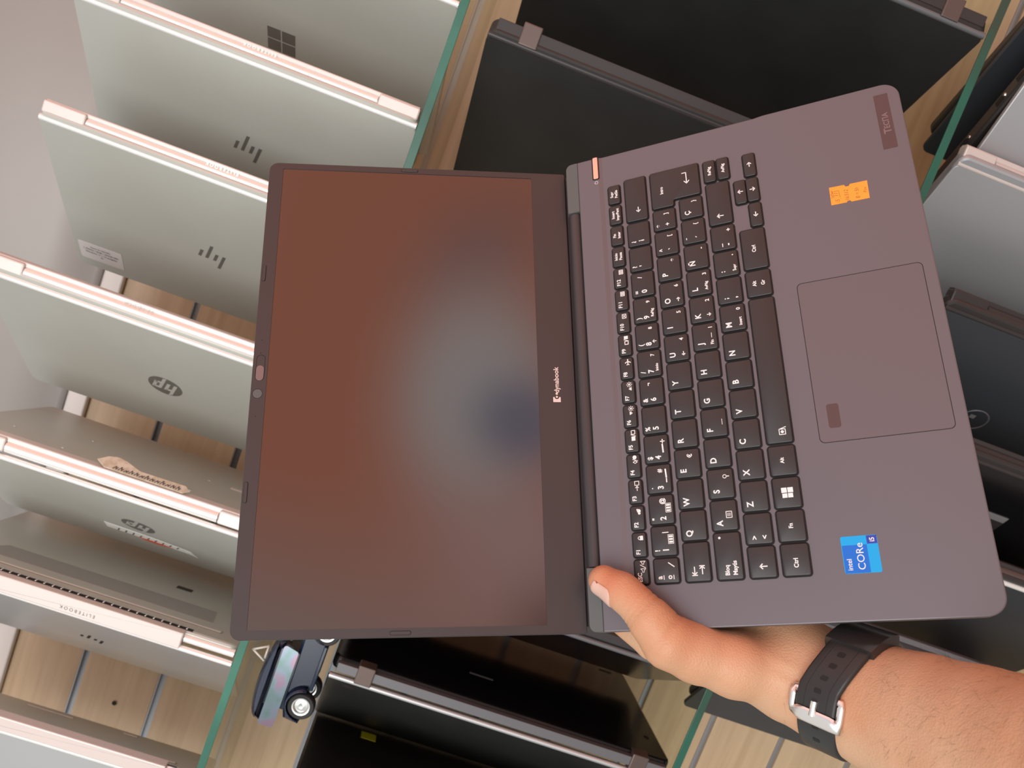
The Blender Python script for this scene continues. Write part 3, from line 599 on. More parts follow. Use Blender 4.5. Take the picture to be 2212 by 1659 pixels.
key([(113.6, -92.7), (137.0, -92.7), (137.0, -60.1), (109.1, -60.1), (109.1, -74.6), (113.6, -74.6)], [('Intro', 122.0, -67.2, 2.9, 'CENTER')],
    [([(131.5, -81.8), (131.5, -84.4), (123.4, -84.4)], .55), ([(125.2, -82.8), (123.4, -84.4), (125.2, -86.0)], .55)])
# A row
key(box(-135.4, -109.2, *ROW[2]), [('Bloq', -133.2, -84.0, 3.4, 'LEFT'), ('Mayús', -133.2, -88.4, 3.4, 'LEFT')], (), [(-111.9, -81.4, .7)])
for i, ch in enumerate('ASDFGHJKLÑ'):
    x0 = -107.7+i*KP; y0, y1 = ROW[2]; L = [(ch, 4.0, 4.4, 5.0, 'CENTER')]; st = []
    if ch == 'A': st = [(sb(x0+7.0, x0+10.6, y0+2.8, y0+6.0), .35), ([(x0+7.9, y0+3.7), (x0+9.7, y0+3.7)], .25), ([(x0+7.9, y0+4.4), (x0+9.7, y0+4.4)], .25), ([(x0+7.9, y0+5.1), (x0+9.7, y0+5.1)], .25)]
    if ch == 'S': st = [([(x0+12.6+1.0*math.cos(a), y0+4.6+1.0*math.sin(a)) for a in [k*math.pi/6 for k in range(13)]], .4), ([(x0+12.6, y0+3.6), (x0+12.6, y0+2.2)], .45)]
    if ch in 'JKL': L.append(({'J': '1', 'K': '2', 'L': '3'}[ch], 14.2, 11.0, 3.4, 'CENTER'))
    if ch == 'J': L.append(('Fin', 2.8, 11.4, 2.7, 'LEFT')); st = [([(x0+7.4, y0+3.1), (x0+10.4, y0+3.1)], .3)]
    if ch == 'L': L.append(('AvPág', 2.8, 11.6, 2.5, 'LEFT'))
    if ch == 'K': st = [(q, .45) for q in arrow(x0+4.4, y0+3.2, 'd', 2.2, h=.9)]
    if ch == 'F': st = [([(x0+6.9, y0+2.6), (x0+10.2, y0+2.6)], .25)]
    if ch == 'Ñ': L.append(('-', 14.0, 10.6, 4, 'CENTER'))
    std(2, x0, L, strokes_=st)
std(2, 78.4, [('¨', 3.6, 3.4, 4.4, 'CENTER'), ('´', 3.8, 9.6, 4.4, 'CENTER'), ('{', 13.6, 9.0, 3.5, 'CENTER')])
std(2, 97.0, [('Ç', 3.8, 4.6, 4.6, 'CENTER'), ('}', 12.0, 9.2, 3.5, 'CENTER')], 15.0)
# Z row
y0, y1 = ROW[3]
key(box(-135.5, -118.4, y0, y1), (), [(q, .55) for q in arrow(-129.4, -104.0, 'u', 3.8)])
std(3, -116.9, [('>', 3.6, 4.6, 4.2, 'CENTER'), ('<', 3.6, 10.2, 4.2, 'CENTER')])
for i, ch in enumerate('ZXCVBNM'):
    x0 = -98.3+i*KP; L = [(ch, 4.0, 4.4, 5.0, 'CENTER')]
    if ch == 'M': L += [('0', 14.0, 11.0, 3.3, 'CENTER'), ('Insert', 2.8, 11.6, 2.5, 'LEFT')]
    std(3, x0, L)
for i, (a, b2) in enumerate(((';', ','), (':', '.'), ('_', '-'))):
    x0 = 31.9+i*KP; L = [(a, 3.2, 4.4, 4.6, 'CENTER'), (b2, 3.2, 9.6, 5.2, 'CENTER')]
    if i == 1: L += [('Supr', 2.8, 12.0, 2.5, 'LEFT'), ('.', 14.0, 10.2, 5, 'CENTER')]
    if i == 2: L += [('+', 13.6, 11.0, 4.2, 'CENTER')]
    std(3, x0, L)
key(box(87.7, 118.6, y0, y1), (), [(q, .55) for q in arrow(93.6, -103.5, 'u', 3.8)])
key(box(120.3, 136.2, -103.5, -96.1), [('RePág', 128.2, -99.7, 2.8, 'CENTER')])
key(box(120.3, 136.2, -112.2, -104.9), [('AvPág', 128.2, -108.5, 2.8, 'CENTER')])
# bottom row
y0, y1 = ROW[4]
key(box(-135.5, -118.3, y0, y1), [('Ctrl', -128.6, -121.4, 3.4, 'CENTER')])
key(box(-116.8, -99.6, y0, y1), [('Fn', -108.2, -121.2, 3.2, 'CENTER')])
k = key(box(-98.1, -80.9, y0, y1), (), (), (), [(-92.6, -89.95, -122.6, -119.4), (-92.4, -89.95, -126.0-.0+3.8-.6, -122.9)])
q = MB()
for (a, b2, c_, d_) in ((-92.4, -89.9, -121.6, -118.9), (-89.5, -86.6, -121.6, -118.6), (-92.4, -89.9, -124.7, -122.0), (-89.5, -86.6, -125.0, -122.0)): q.add(*rect(a, b2, c_, d_, .79), m=MM)
bpy.data.objects.remove(k.children[0]); q.obj('key_legend', M['legend'], k, smooth=False)
key(box(-79.4, -62.2, y0, y1), [('Alt', -70.8, -121.2, 2.9, 'CENTER')])
key(box(-60.4, 31.4, y0, y1), (), [(sb(-55.6, -52.4, -125.2, -121.8), .4), ([(-52.4, -121.8), (-51.2, -125.6)], .4)], [(-54.0, -123.5, .9)])
key(box(33.1, 50.3, y0, y1), [('Alt', 41.7, -118.9, 3.1, 'CENTER'), ('Gr', 41.7, -124.0, 3.1, 'CENTER')])
key(box(51.9, 79.6, y0, y1), [('Ctrl', 65.7, -121.3, 3.2, 'CENTER')])
key(box(81.2, 97.8, y0-.2, -121.7), (), [(q_, .5) for q_ in arrow(89.5, -125.3, 'l', 3.0, h=1.2)])
key(box(99.3, 116.2, -121.2, y1), (), [(q_, .5) for q_ in arrow(107.8, -117.7, 'u', 3.0, h=1.2)])
key(box(99.3, 116.2, y0-.2, -121.7), (), [(q_, .5) for q_ in arrow(107.8, -125.3, 'd', 3.0, h=1.2)])
key(box(117.8, 134.6, y0-.2, -121.7), (), [(q_, .5) for q_ in arrow(126.2, -125.3, 'r', 3.0, h=1.2)])
wells.obj('key_wells', M['gap'], CH, smooth=False)
# touchpad
p = MB(); p.add(*slab(-63.5, 36.6, -212.4, -142.9, -.5, .03, 3.0), m=MM); p.obj('touchpad_gap', M['gap'], CH, smooth=False)
p = MB(); p.add(*slab(-63.1, 36.2, -212.0, -143.3, -.5, .06, 2.7), m=MM); tp = p.obj('touchpad', M['pad'], CH, smooth=False)
p = MB(); p.add(*slab(-55.2, -41.0, -155.6, -149.0, 0, .09, 1.4), m=MM); p.obj('fingerprint_sensor', M['tecra'], tp, smooth=False)
# stickers
p = MB(); p.add(*slab(-136.2, -116.4, -164.2, -145.7, 0, .12, 1.0), m=MM); so = p.obj('processor_sticker', M['intel_cyan'], CH, smooth=False); so['label'] = 'blue and cyan processor sticker'
p = MB(); p.add(*rect(-136.0, -121.2, -158.6, -146.0, .14), m=MM, mi=0); p.add(*rect(-121.0, -116.6, -164.0, -158.8, .14), m=MM, mi=1); p.obj('sticker_panel', [M['intel_blue'], M['intel_navy']], so, smooth=False)
p = MB(); p.add(*text('intel', -134.6, -149.9, 3.6, 'LEFT', .17, .01), m=MM); p.add(*text('CORe', -134.6, -156.4, 5.3, 'LEFT', .17, .0, sx=1.05), m=MM); p.add(*text('i5', -118.8, -162.6, 3.4, 'CENTER', .17, .02), m=MM); p.obj('sticker_print', M['white_print'], so, smooth=False)
Oo = [(84.5, -169.9), (84.3, -178.8), (85.2, -179.3), (85.2, -181.0), (84.2, -181.4), (84.1, -191.7), (96.3, -192.0), (96.4, -182.2), (95.2, -181.4), (95.2, -179.6), (96.6, -178.8), (96.8, -170.2)]
p = MB(); p.add(*prism([Vector(q_) for q_ in Oo], [(0, 0), (0, .13)]), m=MM); so = p.obj('orange_label', M['orange'], CH, smooth=False); so['label'] = 'orange label with handwriting'
p = MB()
hwr = [('i5', 85.3, -175.0, 3.6), ('11', 89.4, -174.6, 3.6), ('16/512', 85.0, -180.5, 3.4), ('B = 5h', 85.4, -186.5, 3.3), ('Pov', 88.2, -191.0, 3.0)]
for (s_, x_, y_, sz) in hwr: p.add(*text(s_, x_, y_, sz, 'LEFT', .16, -.012, sx=.85, shear=.25), m=MM)
p.add(*stroke([(89.0, -170.6), (90.3, -171.4), (91.6, -170.7), (93.0, -171.6), (94.4, -171.0)], .22, .16), m=MM); p.add(*stroke([(88.8, -175.6), (93.6, -175.2), (93.4, -171.6), (89.2, -172.0)], .2, .16), m=MM)
p.obj('label_handwriting', M['pen'], so, smooth=False)
p = MB(); p.add(*slab(114.6, 153.9, -212.4, -204.3, 0, .1, .3), m=MM); so = p.obj('dark_nameplate', M['tecra'], CH, smooth=False)
p = MB(); p.add(*text('T', 125.2, -210.6, 6.0, 'LEFT', .13, .02), m=MM); p.add(*text('EC\u03a0A', 128.8, -210.2, 4.6, 'LEFT', .13, .02, sx=.95), m=MM); p.obj('nameplate_lettering', M['tecra_t'], so, smooth=False)
# --- lid
lw, lh = 160.2, 104.4; SXo, SYo = .4, 7.5
P = rpoly([(-lw, -lh), (lw, -lh), (lw, lh), (-lw, lh)], [1.5, 1.5, 6, 6], 8)
p = MB(); p.add(*prism(P, [(2.5, -5.6), (.5, -4.8), (0, -3.6), (0, -.7)]), m=REL); LID = p.obj('lid', M['cap'], HL)
Pi = rpoly([(SXo-155.2, SYo-87.5), (SXo+155.2, SYo-87.5), (SXo+155.2, SYo+87.5), (SXo-155.2, SYo+87.5)], .25, 8)
n_ = len(P); v = []; f = []
Pq = [(P, 0., -.75), (P, 0, -.3), (inset(P, .35), 0, 0.), (Pi, 0, 0.), (Pi, 0, -.75)]
for (Q, _, z_) in Pq: v += [(q_.x, q_.y, z_) for q_ in Q]
for l in range(len(Pq)-1):
    for i in range(n_): j_ = (i+1) % n_; f.append((l*n_+i, l*n_+j_, (l+1)*n_+j_, (l+1)*n_+i))
p = MB(); p.add(v, f, m=REL); BZ = p.obj('bezel', M['bezel'], LID, ang=40)
p = MB(); p.add(*slab(SXo-155.2, SXo+155.2, SYo-87.5, SYo+87.5, -.72, -.45), m=REL); p.obj('screen', M['screen'], LID, smooth=False)
p = MB(); p.add(*text('dynabook', -7.8, -93.5, 4.55, 'LEFT', .06, .022, sx=1.0), m=REL)
arc = [(-10.6+1.55*math.cos(a), -91.9+1.55*math.sin(a)) for a in [math.radians(90+180*k/12) for k in range(13)]]
pts = [(-15.2+1.0, -94.4)]+[(-10.8, -94.4)]+arc[::-1]+[(-10.8, -89.4), (-15.2+1.0, -89.4)]
p.add([(q_[0], q_[1], .06) for q_ in pts], [tuple(range(len(pts)))], m=REL); p.add(*disc(-10.6, -91.9, .72, .06), m=REL); p.add(*disc(-8.4+.0, -91.9, .8, .06), m=REL)
for i, q_ in enumerate(p.v): pass
p.obj('maker_logo', M['logo_pink'], BZ, smooth=False)
def pill(cx_, cy_, w_, h_, z0, z1, mt, name, par, ring=True):
    if ring:
        P_ = rpoly(box(cx_-w_/2-.25, cx_+w_/2+.25, cy_-h_/2-.25, cy_+h_/2+.25), min(w_, h_)/2*1.04, 8); q = MB(); q.add(*prism(P_, [(0, z0), (0, .02)]), m=REL); q.obj(name+'_rim', M['gap'], par, smooth=False)
    P_ = rpoly(box(cx_-w_/2, cx_+w_/2, cy_-h_/2, cy_+h_/2), min(w_, h_)/2*.98, 8); q = MB(); q.add(*prism(P_, [(0, z0), (0, z1-.1), (.15, z1)]), m=REL); return q.obj(name, mt, par)
for (x_, y_, w_, h_) in ((74, 102.1, 11.5, 2.0), (-74.1, 102.1, 12.5, 2.0), (158.0, 7.3, 2.0, 11.5), (-157.6, 7, 2.0, 12.0)): pill(x_, y_, w_, h_, -.3, .5, M['bezel'], 'rubber_bumper', BZ)
pill(6.8, 99.5, 17.0, 5.2, -.3, .05, M['bezel'], 'shutter_slot', BZ); pill(3.2, 99.5, 10.2, 4.8, -.3, .35, M['tecra_t'], 'camera_shutter', BZ, False)
pill(-10.7, 100.0, 5.9, 5.9, -.3, .10, M['cap'], 'webcam', BZ)
for x_ in (25.8, 16.8, -25.7): pill(x_, 100.0, .95, .95, -.3, .03, M['gap'], 'microphone_hole', BZ, False)
# ------------------------------------------------------------------ person: left hand and forearm, one continuous surface
def rcone(p, a, b_, ra, rb):
    a = np.array(a, float); b_ = np.array(b_, float); ba = b_-a; l2 = ba@ba
    t_ = np.clip(((p-a)@ba)/l2, 0, 1); return np.linalg.norm(p-a-t_[:, None]*ba, axis=1)-(ra+(rb-ra)*t_)
def smin(a, b_, k):
    h = np.clip(.5+.5*(b_-a)/k, 0, 1); return b_*(1-h)+a*h-k*h*(1-h)
def chain(p, pts, k=3.):
    d = None
    for (a, ra), (b_, rb) in zip(pts[:-1], pts[1:]):
        e = rcone(p, a, b_, ra, rb); d = e if d is None else smin(d, e, k)
    return d
TH = [((-188, -104, -31), 17), ((-181, -80, -17), 17.5), ((-174, -60, -5), 15.5), ((-167.6, -48, 5), 14.6), ((-156, -40.0, 10.6), 11.9), ((-146.4, -32.2, 11.0), 9.9), ((-139.3, -24.6, 10.3), 9.9), ((-132.6, -13.6, 9.0), 9.1)]
FI = [[((-187, -100, -38), 13), ((-179, -56, -36), 12.2), ((-167.5, -30, -29.5), 9.6), ((-150, -9, -27.6), 8.8), ((-135, 1, -26.8), 7.9)],
      [((-180, -104, -40), 13), ((-160, -64, -38), 12), ((-139, -33, -29.5), 9.6), ((-120, -13, -27.2), 8.8), ((-106, -4, -26.2), 7.9)],
      [((-172, -108, -40), 13), ((-144, -77, -38), 11.5), ((-116, -49, -28.5), 9.2), ((-95, -31, -26.8), 8.4), ((-80, -23, -25.8), 7.6)],
      [((-168, -114, -38), 12), ((-130, -91, -36), 10.5), ((-106, -71, -27.5), 8.4), ((-90, -60, -26.0), 7.6), ((-77, -54, -25.2), 7)]]
AX = [((-186.5, -109.5, -36), 23), ((-195.3, -129.6, -33), 23), ((-204.4, -152, -21), 25.5), ((-212.5, -172.4, -7), 28), ((-221, -194, 10), 30.5), ((-229, -215.8, 30), 33), ((-238, -239.9, 57), 36), ((-247, -263.2, 92), 38), ((-262, -300, 150), 39)]
def arm_sd(p):
    out = None
    for sgn, off in ((1, 9.0), (-1, 8.0)):
        pts = [((c_[0]+.90*off*sgn, c_[1]-.34*off*sgn, c_[2]), r0-3.) for c_, r0 in AX]
        e = chain(p, pts, 10); out = e if out is None else smin(out, e, 14)
    return out
def hand_sd(p):
    th = chain(p, TH, 5.)
    palm = None
    fs = []
    for F in FI:
        m_ = rcone(p, F[0][0], F[1][0], F[0][1], F[1][1]); palm = m_ if palm is None else smin(palm, m_, 9)
        fs.append(chain(p, F[1:], 2.))
    d = palm
    ff = fs[0]
    for e in fs[1:]: ff = np.minimum(ff, e)
    d = smin(d, ff, 5); d = smin(d, arm_sd(p), 16); d = smin(d, th, 9)
    # skin folds at the thumb joint and at its root
    for (c_, n_, w_, dep) in (((-150.2, -34.0, 11), (.66, .70, .05), .8, .9), ((-152.6, -36.0, 11), (.70, .66, .05), .8, .8), ((-147.9, -31.8, 11), (.62, .74, .05), .7, .6), ((-163.2, -48, 6), (.55, .80, .20), 1.2, 1.2), ((-160.5, -50.5, 9), (.75, .60, .2), .9, .9)):
        c_ = np.array(c_, float); n_ = np.array(n_, float); n_ /= np.linalg.norm(n_); q = p-c_; s_ = q@n_; rr_ = np.linalg.norm(q, axis=1)
        d = d+dep*np.exp(-(s_/w_)**2)*np.exp(-(rr_/14)**2)
    # two tendons under the wrist skin
    for off in (5., -5.):
        a = np.array((-182+off*.9, -95-off*.3, -14.)); b_ = np.array((-200+off*.9, -150-off*.3, 1.)); ba = b_-a
        t_ = np.clip(((p-a)@ba)/(ba@ba), 0, 1); dd = np.linalg.norm(p-a-t_[:, None]*ba, axis=1); d = d-.5*np.exp(-(dd/3.2)**2)
    return d
def nets(sd, lo_, hi_, h):
    ax = [np.arange(lo_[i], hi_[i]+h, h) for i in range(3)]; nx, ny, nz = map(len, ax)
    G = np.stack(np.meshgrid(*ax, indexing='ij'), -1).reshape(-1, 3); V = np.empty(len(G))
    cx3 = [ax[i][::5] for i in range(3)]; GC = np.stack(np.meshgrid(*cx3, indexing='ij'), -1); VC = sd(GC.reshape(-1, 3)).reshape(GC.shape[:3])
    ii = [np.minimum(np.round((ax[i]-ax[i][0])/(5*h)).astype(int), VC.shape[i]-1) for i in range(3)]
    V = VC[np.ix_(*ii)].ravel(); near = np.nonzero(np.abs(V) < 5*h+4)[0]
    for s_ in range(0, len(near), 100000): q = near[s_:s_+100000]; V[q] = sd(G[q])
    V = V.reshape(nx, ny, nz); inn = V < 0; cs = (nx-1, ny-1, nz-1); cnt = np.zeros(cs); acc = np.zeros(cs+(3,))
    C8 = [(i, j_, k_) for i in (0, 1) for j_ in (0, 1) for k_ in (0, 1)]
    def cor(A, c_): return A[c_[0]:c_[0]+cs[0], c_[1]:c_[1]+cs[1], c_[2]:c_[2]+cs[2]]
    for a in C8:
        for d_ in range(3):
            if a[d_]: continue
            b2 = list(a); b2[d_] = 1; va_, vb = cor(V, a), cor(V, b2); m_ = (va_ < 0) != (vb < 0)
            t_ = np.where(m_, va_/(va_-vb+1e-12), 0); q = np.zeros(cs+(3,))
            for e in range(3): q[..., e] = a[e]
            q[..., d_] += t_; acc += np.where(m_[..., None], q, 0); cnt += m_
    ok = cnt > 0; idx = -np.ones(cs, int); idx[ok] = np.arange(ok.sum())
    base_ = np.stack(np.nonzero(ok), -1); vs = np.array(lo_)+(base_+acc[ok]/cnt[ok][:, None])*h; F = []
    for d_ in range(3):
        e1, e2 = [(1, 2), (2, 0), (0, 1)][d_]
        A = inn[tuple(slice(0, -1) if i == d_ else slice(None) for i in range(3))]; B = inn[tuple(slice(1, None) if i == d_ else slice(None) for i in range(3))]
        P_ = np.stack(np.nonzero(A != B), -1); P_ = P_[(P_[:, e1] > 0) & (P_[:, e2] > 0) & (P_[:, e1] < cs[e1]) & (P_[:, e2] < cs[e2])]
        fl_ = A[tuple(P_.T)]; q = []
        for (o1, o2) in ((-1, -1), (0, -1), (0, 0), (-1, 0)):
            w_ = P_.copy(); w_[:, e1] += o1; w_[:, e2] += o2; q.append(idx[tuple(w_.T)])
        q = np.stack(q, 1); q = q[(q >= 0).all(1) if False else slice(None)]; q[~fl_] = q[~fl_][:, ::-1]; F.append(q)
    return vs, np.concatenate(F)
def grad(sd, p, e=.15):
    g_ = np.stack([sd(p+np.eye(3)[i]*e)-sd(p-np.eye(3)[i]*e) for i in range(3)], 1)/(2*e); return g_/(np.linalg.norm(g_, axis=1)[:, None]+1e-9)
vs, F = nets(hand_sd, (-300., -330., -66.), (-64., 14., 190.), 1.25)
for _ in range(3): vs = vs-hand_sd(vs)[:, None]*grad(hand_sd, vs)
me = bpy.data.meshes.new('person'); me.from_pydata((vs*S).tolist(), [], F.tolist()); me.validate()
ca = me.color_attributes.new('flush', 'FLOAT_COLOR', 'POINT')
def blob(c_, r_): return np.exp(-(np.linalg.norm(vs-np.array(c_, float), axis=1)/r_)**2)
fl_ = np.clip(.75*blob((-135, -20, 16), 11)+.6*blob((-144, -36, 14), 8)+.7*blob((-165, -56, 6), 10)+.18*blob((-172, -84, 2), 16)+.25*blob((-126, -10, 10), 9), 0, .8)
cc = np.ones((len(vs), 4)); cc[:, :3] = fl_[:, None]; ca.data.foreach_set('color', cc.ravel())
me.materials.append(M['skin']); me.shade_smooth()
PER = bpy.data.objects.new('person', me); COL.objects.link(PER); PER.matrix_world = BMW
tag(PER, 'person reaching in from the lower right, left hand gripping the open laptop, bare forearm', 'person')
def hit(o_, d_, far=60.):
    """march from outside towards the limb; returns surface point"""
    o_ = np.atleast_2d(o_).astype(float); d_ = np.atleast_2d(d_).astype(float); p = o_+d_*far
    for _ in range(60): p = p-d_*np.maximum(hand_sd(p), -.5)[:, None]*.8
    return p
# thumb nail
A0 = np.array((-139.3, -24.6, 10.3)); A1 = np.array((-129.6, -8.6, 8.4)); ax_ = (A1-A0)/np.linalg.norm(A1-A0)
side = np.array((-.80, .42, .50)); side -= side@ax_*ax_; side /= np.linalg.norm(side); oth = np.cross(ax_, side)
nu, nv = 13, 13; gv = []; 
for i in range(nu):
    for j_ in range(nv):
        s_ = i/(nu-1); t_ = (j_/(nv-1)-.5)*2
        half = 7.0*(1-.10*s_); prof_ = 1 if s_ > .25 else math.sqrt(max(.25, 1-((.25-s_)/.25)**2*.75))
        th_ = t_*.86*prof_; along = 1.2+s_*15.5-(.0 if s_ < .8 else (t_**2)*1.6)
        d_ = side*math.cos(th_)+oth*math.sin(th_)
        q = hit(A0+ax_*along, d_, 25.)[0]; gv.append(q+d_*(.45 if .02 < s_ else .1)+ax_*0)
f = [(i*nv+j_, i*nv+j_+1, (i+1)*nv+j_+1, (i+1)*nv+j_) for i in range(nu-1) for j_ in range(nv-1)]
p = MB(); p.add([tuple(q*S) for q in gv], f); o = p.obj('thumbnail', M['nail'], PER, ang=180); o['label'] = 'pale pink thumbnail'
sm = o.modifiers.new('s', 'SOLIDIFY'); sm.thickness = .0004
# arm hair
hb = MB(); gcount = 0; sel = np.nonzero((vs[:, 1] < -88))[0]; rng.shuffle(sel)
pts_ = vs[sel[:9000]]; nn = grad(hand_sd, pts_)
for p0, n0 in zip(pts_, nn):
    dens = .20+.8*min(1, max(0, (-p0[1]-135)/40))
    inner = n0[2]
    dens *= (1.0 if inner < .35 else .35)
    if p0[1] > -120: dens *= .30
    if -152 < p0[1] < -118 and True: dens *= .0 if -148 < p0[1] < -124 else .5
    if random.random() > dens*.9: continue
    axd = np.array((-.35, -.80, .45)); tdir = np.cross(axd, n0)*(.8 if random.random() < .8 else -.3)+axd*(.2*random.random()-.5)*.8+n0*.35+rng.normal(0, .22, 3)
    tdir /= np.linalg.norm(tdir); L_ = random.uniform(4, 10); q0 = p0; prev = None
    sdv = np.cross(tdir, n0); sdv /= np.linalg.norm(sdv)+1e-9; w_ = .034; k = len(hb.v)
    for s_ in range(4):
        u_ = s_/3; q = p0+tdir*L_*u_-n0*(L_*.28*u_*u_); ww = w_*(1-.8*u_)
        hb.v += [tuple((q+sdv*ww)*S), tuple((q-sdv*ww)*S), tuple((q+n0*ww*1.6)*S)]
        if s_:
            for e in range(3): hb.f.append((k+(s_-1)*3+e, k+(s_-1)*3+(e+1) % 3, k+s_*3+(e+1) % 3, k+s_*3+e)); hb.mi.append(0)
o = hb.obj('arm_hair', M['hair'], PER); tag(o, kind='stuff')
# ------------------------------------------------------------------ wristwatch
WC = np.array((-197.5, -134.5, -31.)); wa = np.array((-.36, -.86, .36)); wa /= np.linalg.norm(wa)
wv = np.array((0., 0., 1.)); wv -= wv@wa*wa; wv /= np.linalg.norm(wv); wu = np.cross(wa, wv); wu = wu if wu[0] > 0 else -wu
def wshift(t_): return 10.*np.maximum(0., np.cos(t_))
TT = np.radians(np.arange(-90, 361, 1.5)); DD = np.cos(TT)[:, None]*wu+np.sin(TT)[:, None]*wv
CC0 = WC+wshift(TT)[:, None]*wa; RRW = np.linalg.norm(hit(CC0, DD, 55.)-CC0, axis=1)
RRW = np.convolve(np.pad(RRW, 4, 'edge'), np.ones(9)/9, 'valid')
def wpt(th_, s_, off):
    d_ = wu*math.cos(th_)+wv*math.sin(th_); return WC+wa*(s_+float(wshift(th_)))+d_*(float(np.interp(th_, TT, RRW))+off)
WT = thing('wristwatch', 'black rubber watch strap with a steel buckle around the left wrist', 'watch', BMW)
def ring(name, mt, t0, t1, hwid, o0, o1, nseg=60, parent=WT, cs=0., wfun=None, nw=6):
    """strap section wrapped on the wrist from angle t0 to t1 (degrees)"""
    v = []; f = []
    full = abs(t1-t0) >= 359
    for k_ in range(nseg+(0 if full else 1)):
        th_ = math.radians(t0+(t1-t0)*k_/nseg); hw_ = hwid*(wfun(k_/nseg) if wfun else 1)
        base_ = wpt(th_, cs, 0); d_ = wu*math.cos(th_)+wv*math.sin(th_)
        row = []
        for (a_, o_) in [(-1, o0), (-1, (o0+o1)/2), (-.94, o1-.25), (-.86, o1), (-.5, o1+.05), (.5, o1+.05), (.86, o1), (.94, o1-.25), (1, (o0+o1)/2), (1, o0)]:
            row.append(base_+wa*a_*hw_+d_*o_)
        v += [tuple(q*S) for q in row]
    nr = 10; n_ = nseg+(0 if full else 1)
    for k_ in range(nseg):
        k2 = (k_+1) % n_
        for i in range(nr): f.append((k_*nr+i, k_*nr+(i+1) % nr, k2*nr+(i+1) % nr, k2*nr+i))
    if not full: f.append(tuple(range(nr))); f.append(tuple((n_-1)*nr+i for i in range(nr-1, -1, -1)))
    p = MB(); p.add(v, f); return p.obj(name, mt, parent, ang=50)
ring('lower_strap', M['rubber'], 108, 250, 11.2, .2, 2.8)
ring('inner_strap', M['rubber'], 8, 112, 10.8, .2, 2.4)
up = ring('upper_strap', M['rubber'], 12, 112, 11.2, 2.8, 5.6)
ring('strap_end', M['clear'], -20, 12, 11, 3.4, 5.2, 20)
def frame(th0, th1, s0, s1, o1, name, mt, r_=1.6):
    pts_ = []
    cor_ = [(th0, s0), (th0, s1), (th1, s1), (th1, s0)]
    N_ = 6
    for i in range(4):
        (ta, sa), (tb, sb_) = cor_[i], cor_[(i+1) % 4]
        for k_ in range(N_): u_ = k_/N_; pts_.append(wpt(math.radians(ta+(tb-ta)*u_), 0, o1)+wa*(sa+(sb_-sa)*u_))
    v = []; f = []; n_ = len(pts_)
    for k_ in range(n_):
        t_ = pts_[(k_+1) % n_]-pts_[k_-1]; t_ /= np.linalg.norm(t_); o_ = pts_[k_]-WC; o_ -= o_@wa*wa; o_ /= np.linalg.norm(o_); n2_ = np.cross(t_, o_); n2_ /= np.linalg.norm(n2_)
        k6 = k_//N_; wd_ = 2.0 if k6 == 2 else 1.0; dp_ = -2.4 if k6 == 0 else (1.6 if k6 == 2 else 0)
        for e in range(8): a_ = e*math.pi/4; v.append(tuple((pts_[k_]+o_*dp_+n2_*math.cos(a_)*r_*wd_+o_*math.sin(a_)*r_*.8)*S))
    for k_ in range(n_):
        k2 = (k_+1) % n_
        for e in range(8): f.append((k_*8+e, k_*8+(e+1) % 8, k2*8+(e+1) % 8, k2*8+e))
    p = MB(); p.add(v, f); return p.obj(name, mt, WT, ang=70)
frame(97, 119, -13.2, 13.2, 4.2, 'buckle', M['steel'], 2.1)
def bar(th_a, th_b, s_a, s_b, off_a, off_b, r_, name, mt, par):
    a = wpt(math.radians(th_a), 0, off_a)+wa*s_a; b2 = wpt(math.radians(th_b), 0, off_b)+wa*s_b
    p = MB(); p.add(*cyl(a*S, b2*S, r_*S, seg=10)); return p.obj(name, mt, par)
bar(103, 116, 0, 0, 6.6, 7.4, 1.7, 'buckle_pin', M['steel'], WT)
# strap holes and engraved lines
hp = MB()
def patch(mb, th_c, s_c, dth, ds, off, rr=.9):
    O_ = rpoly(box(-dth, dth, -ds, ds), rr*.9, 4); v = []
    for q in O_:
        th_ = math.radians(th_c)+q.x/27.; v.append(tuple((wpt(th_, 0, off)+wa*(s_c+q.y))*S))
    mb.add(v, [tuple(range(len(v)))])
for th_c in (55, 67, 80, 93): patch(hp, th_c, 0, 1.15, 2.0, 5.72)
hp.obj('strap_holes', M['gap'], up)
hp = MB()
for s_c in (-6.2, 6.2):
    for k_ in range(18): patch(hp, 24+k_*5, s_c, 1.2, .12, 5.70, .05)
hp.obj('strap_grooves', M['gap'], up)
hp = MB()
for th_c in (131, 147): patch(hp, th_c, 0, 1.15, 2.0, 2.92)
hp.obj('lower_strap_holes', M['gap'], WT)
ring('keeper', M['rubber_s'], 8, 46, 13.4, 1.0, 8.0, 16)
# watch case on the back of the wrist
cp = wpt(math.radians(270), 0, 1.0); zz = -(wv); mc = Matrix((Vector(wu), Vector(np.cross(-wv, wu)), Vector(-wv))).transposed().to_4x4(); mc.translation = Vector(cp)
p = MB(); p.add(*lathe([(0, 0), (19, 0), (21, 2), (21, 8), (19.5, 10), (0, 10.2)], 48), m=MM @ mc); p.obj('watch_case', M['steel'], WT)
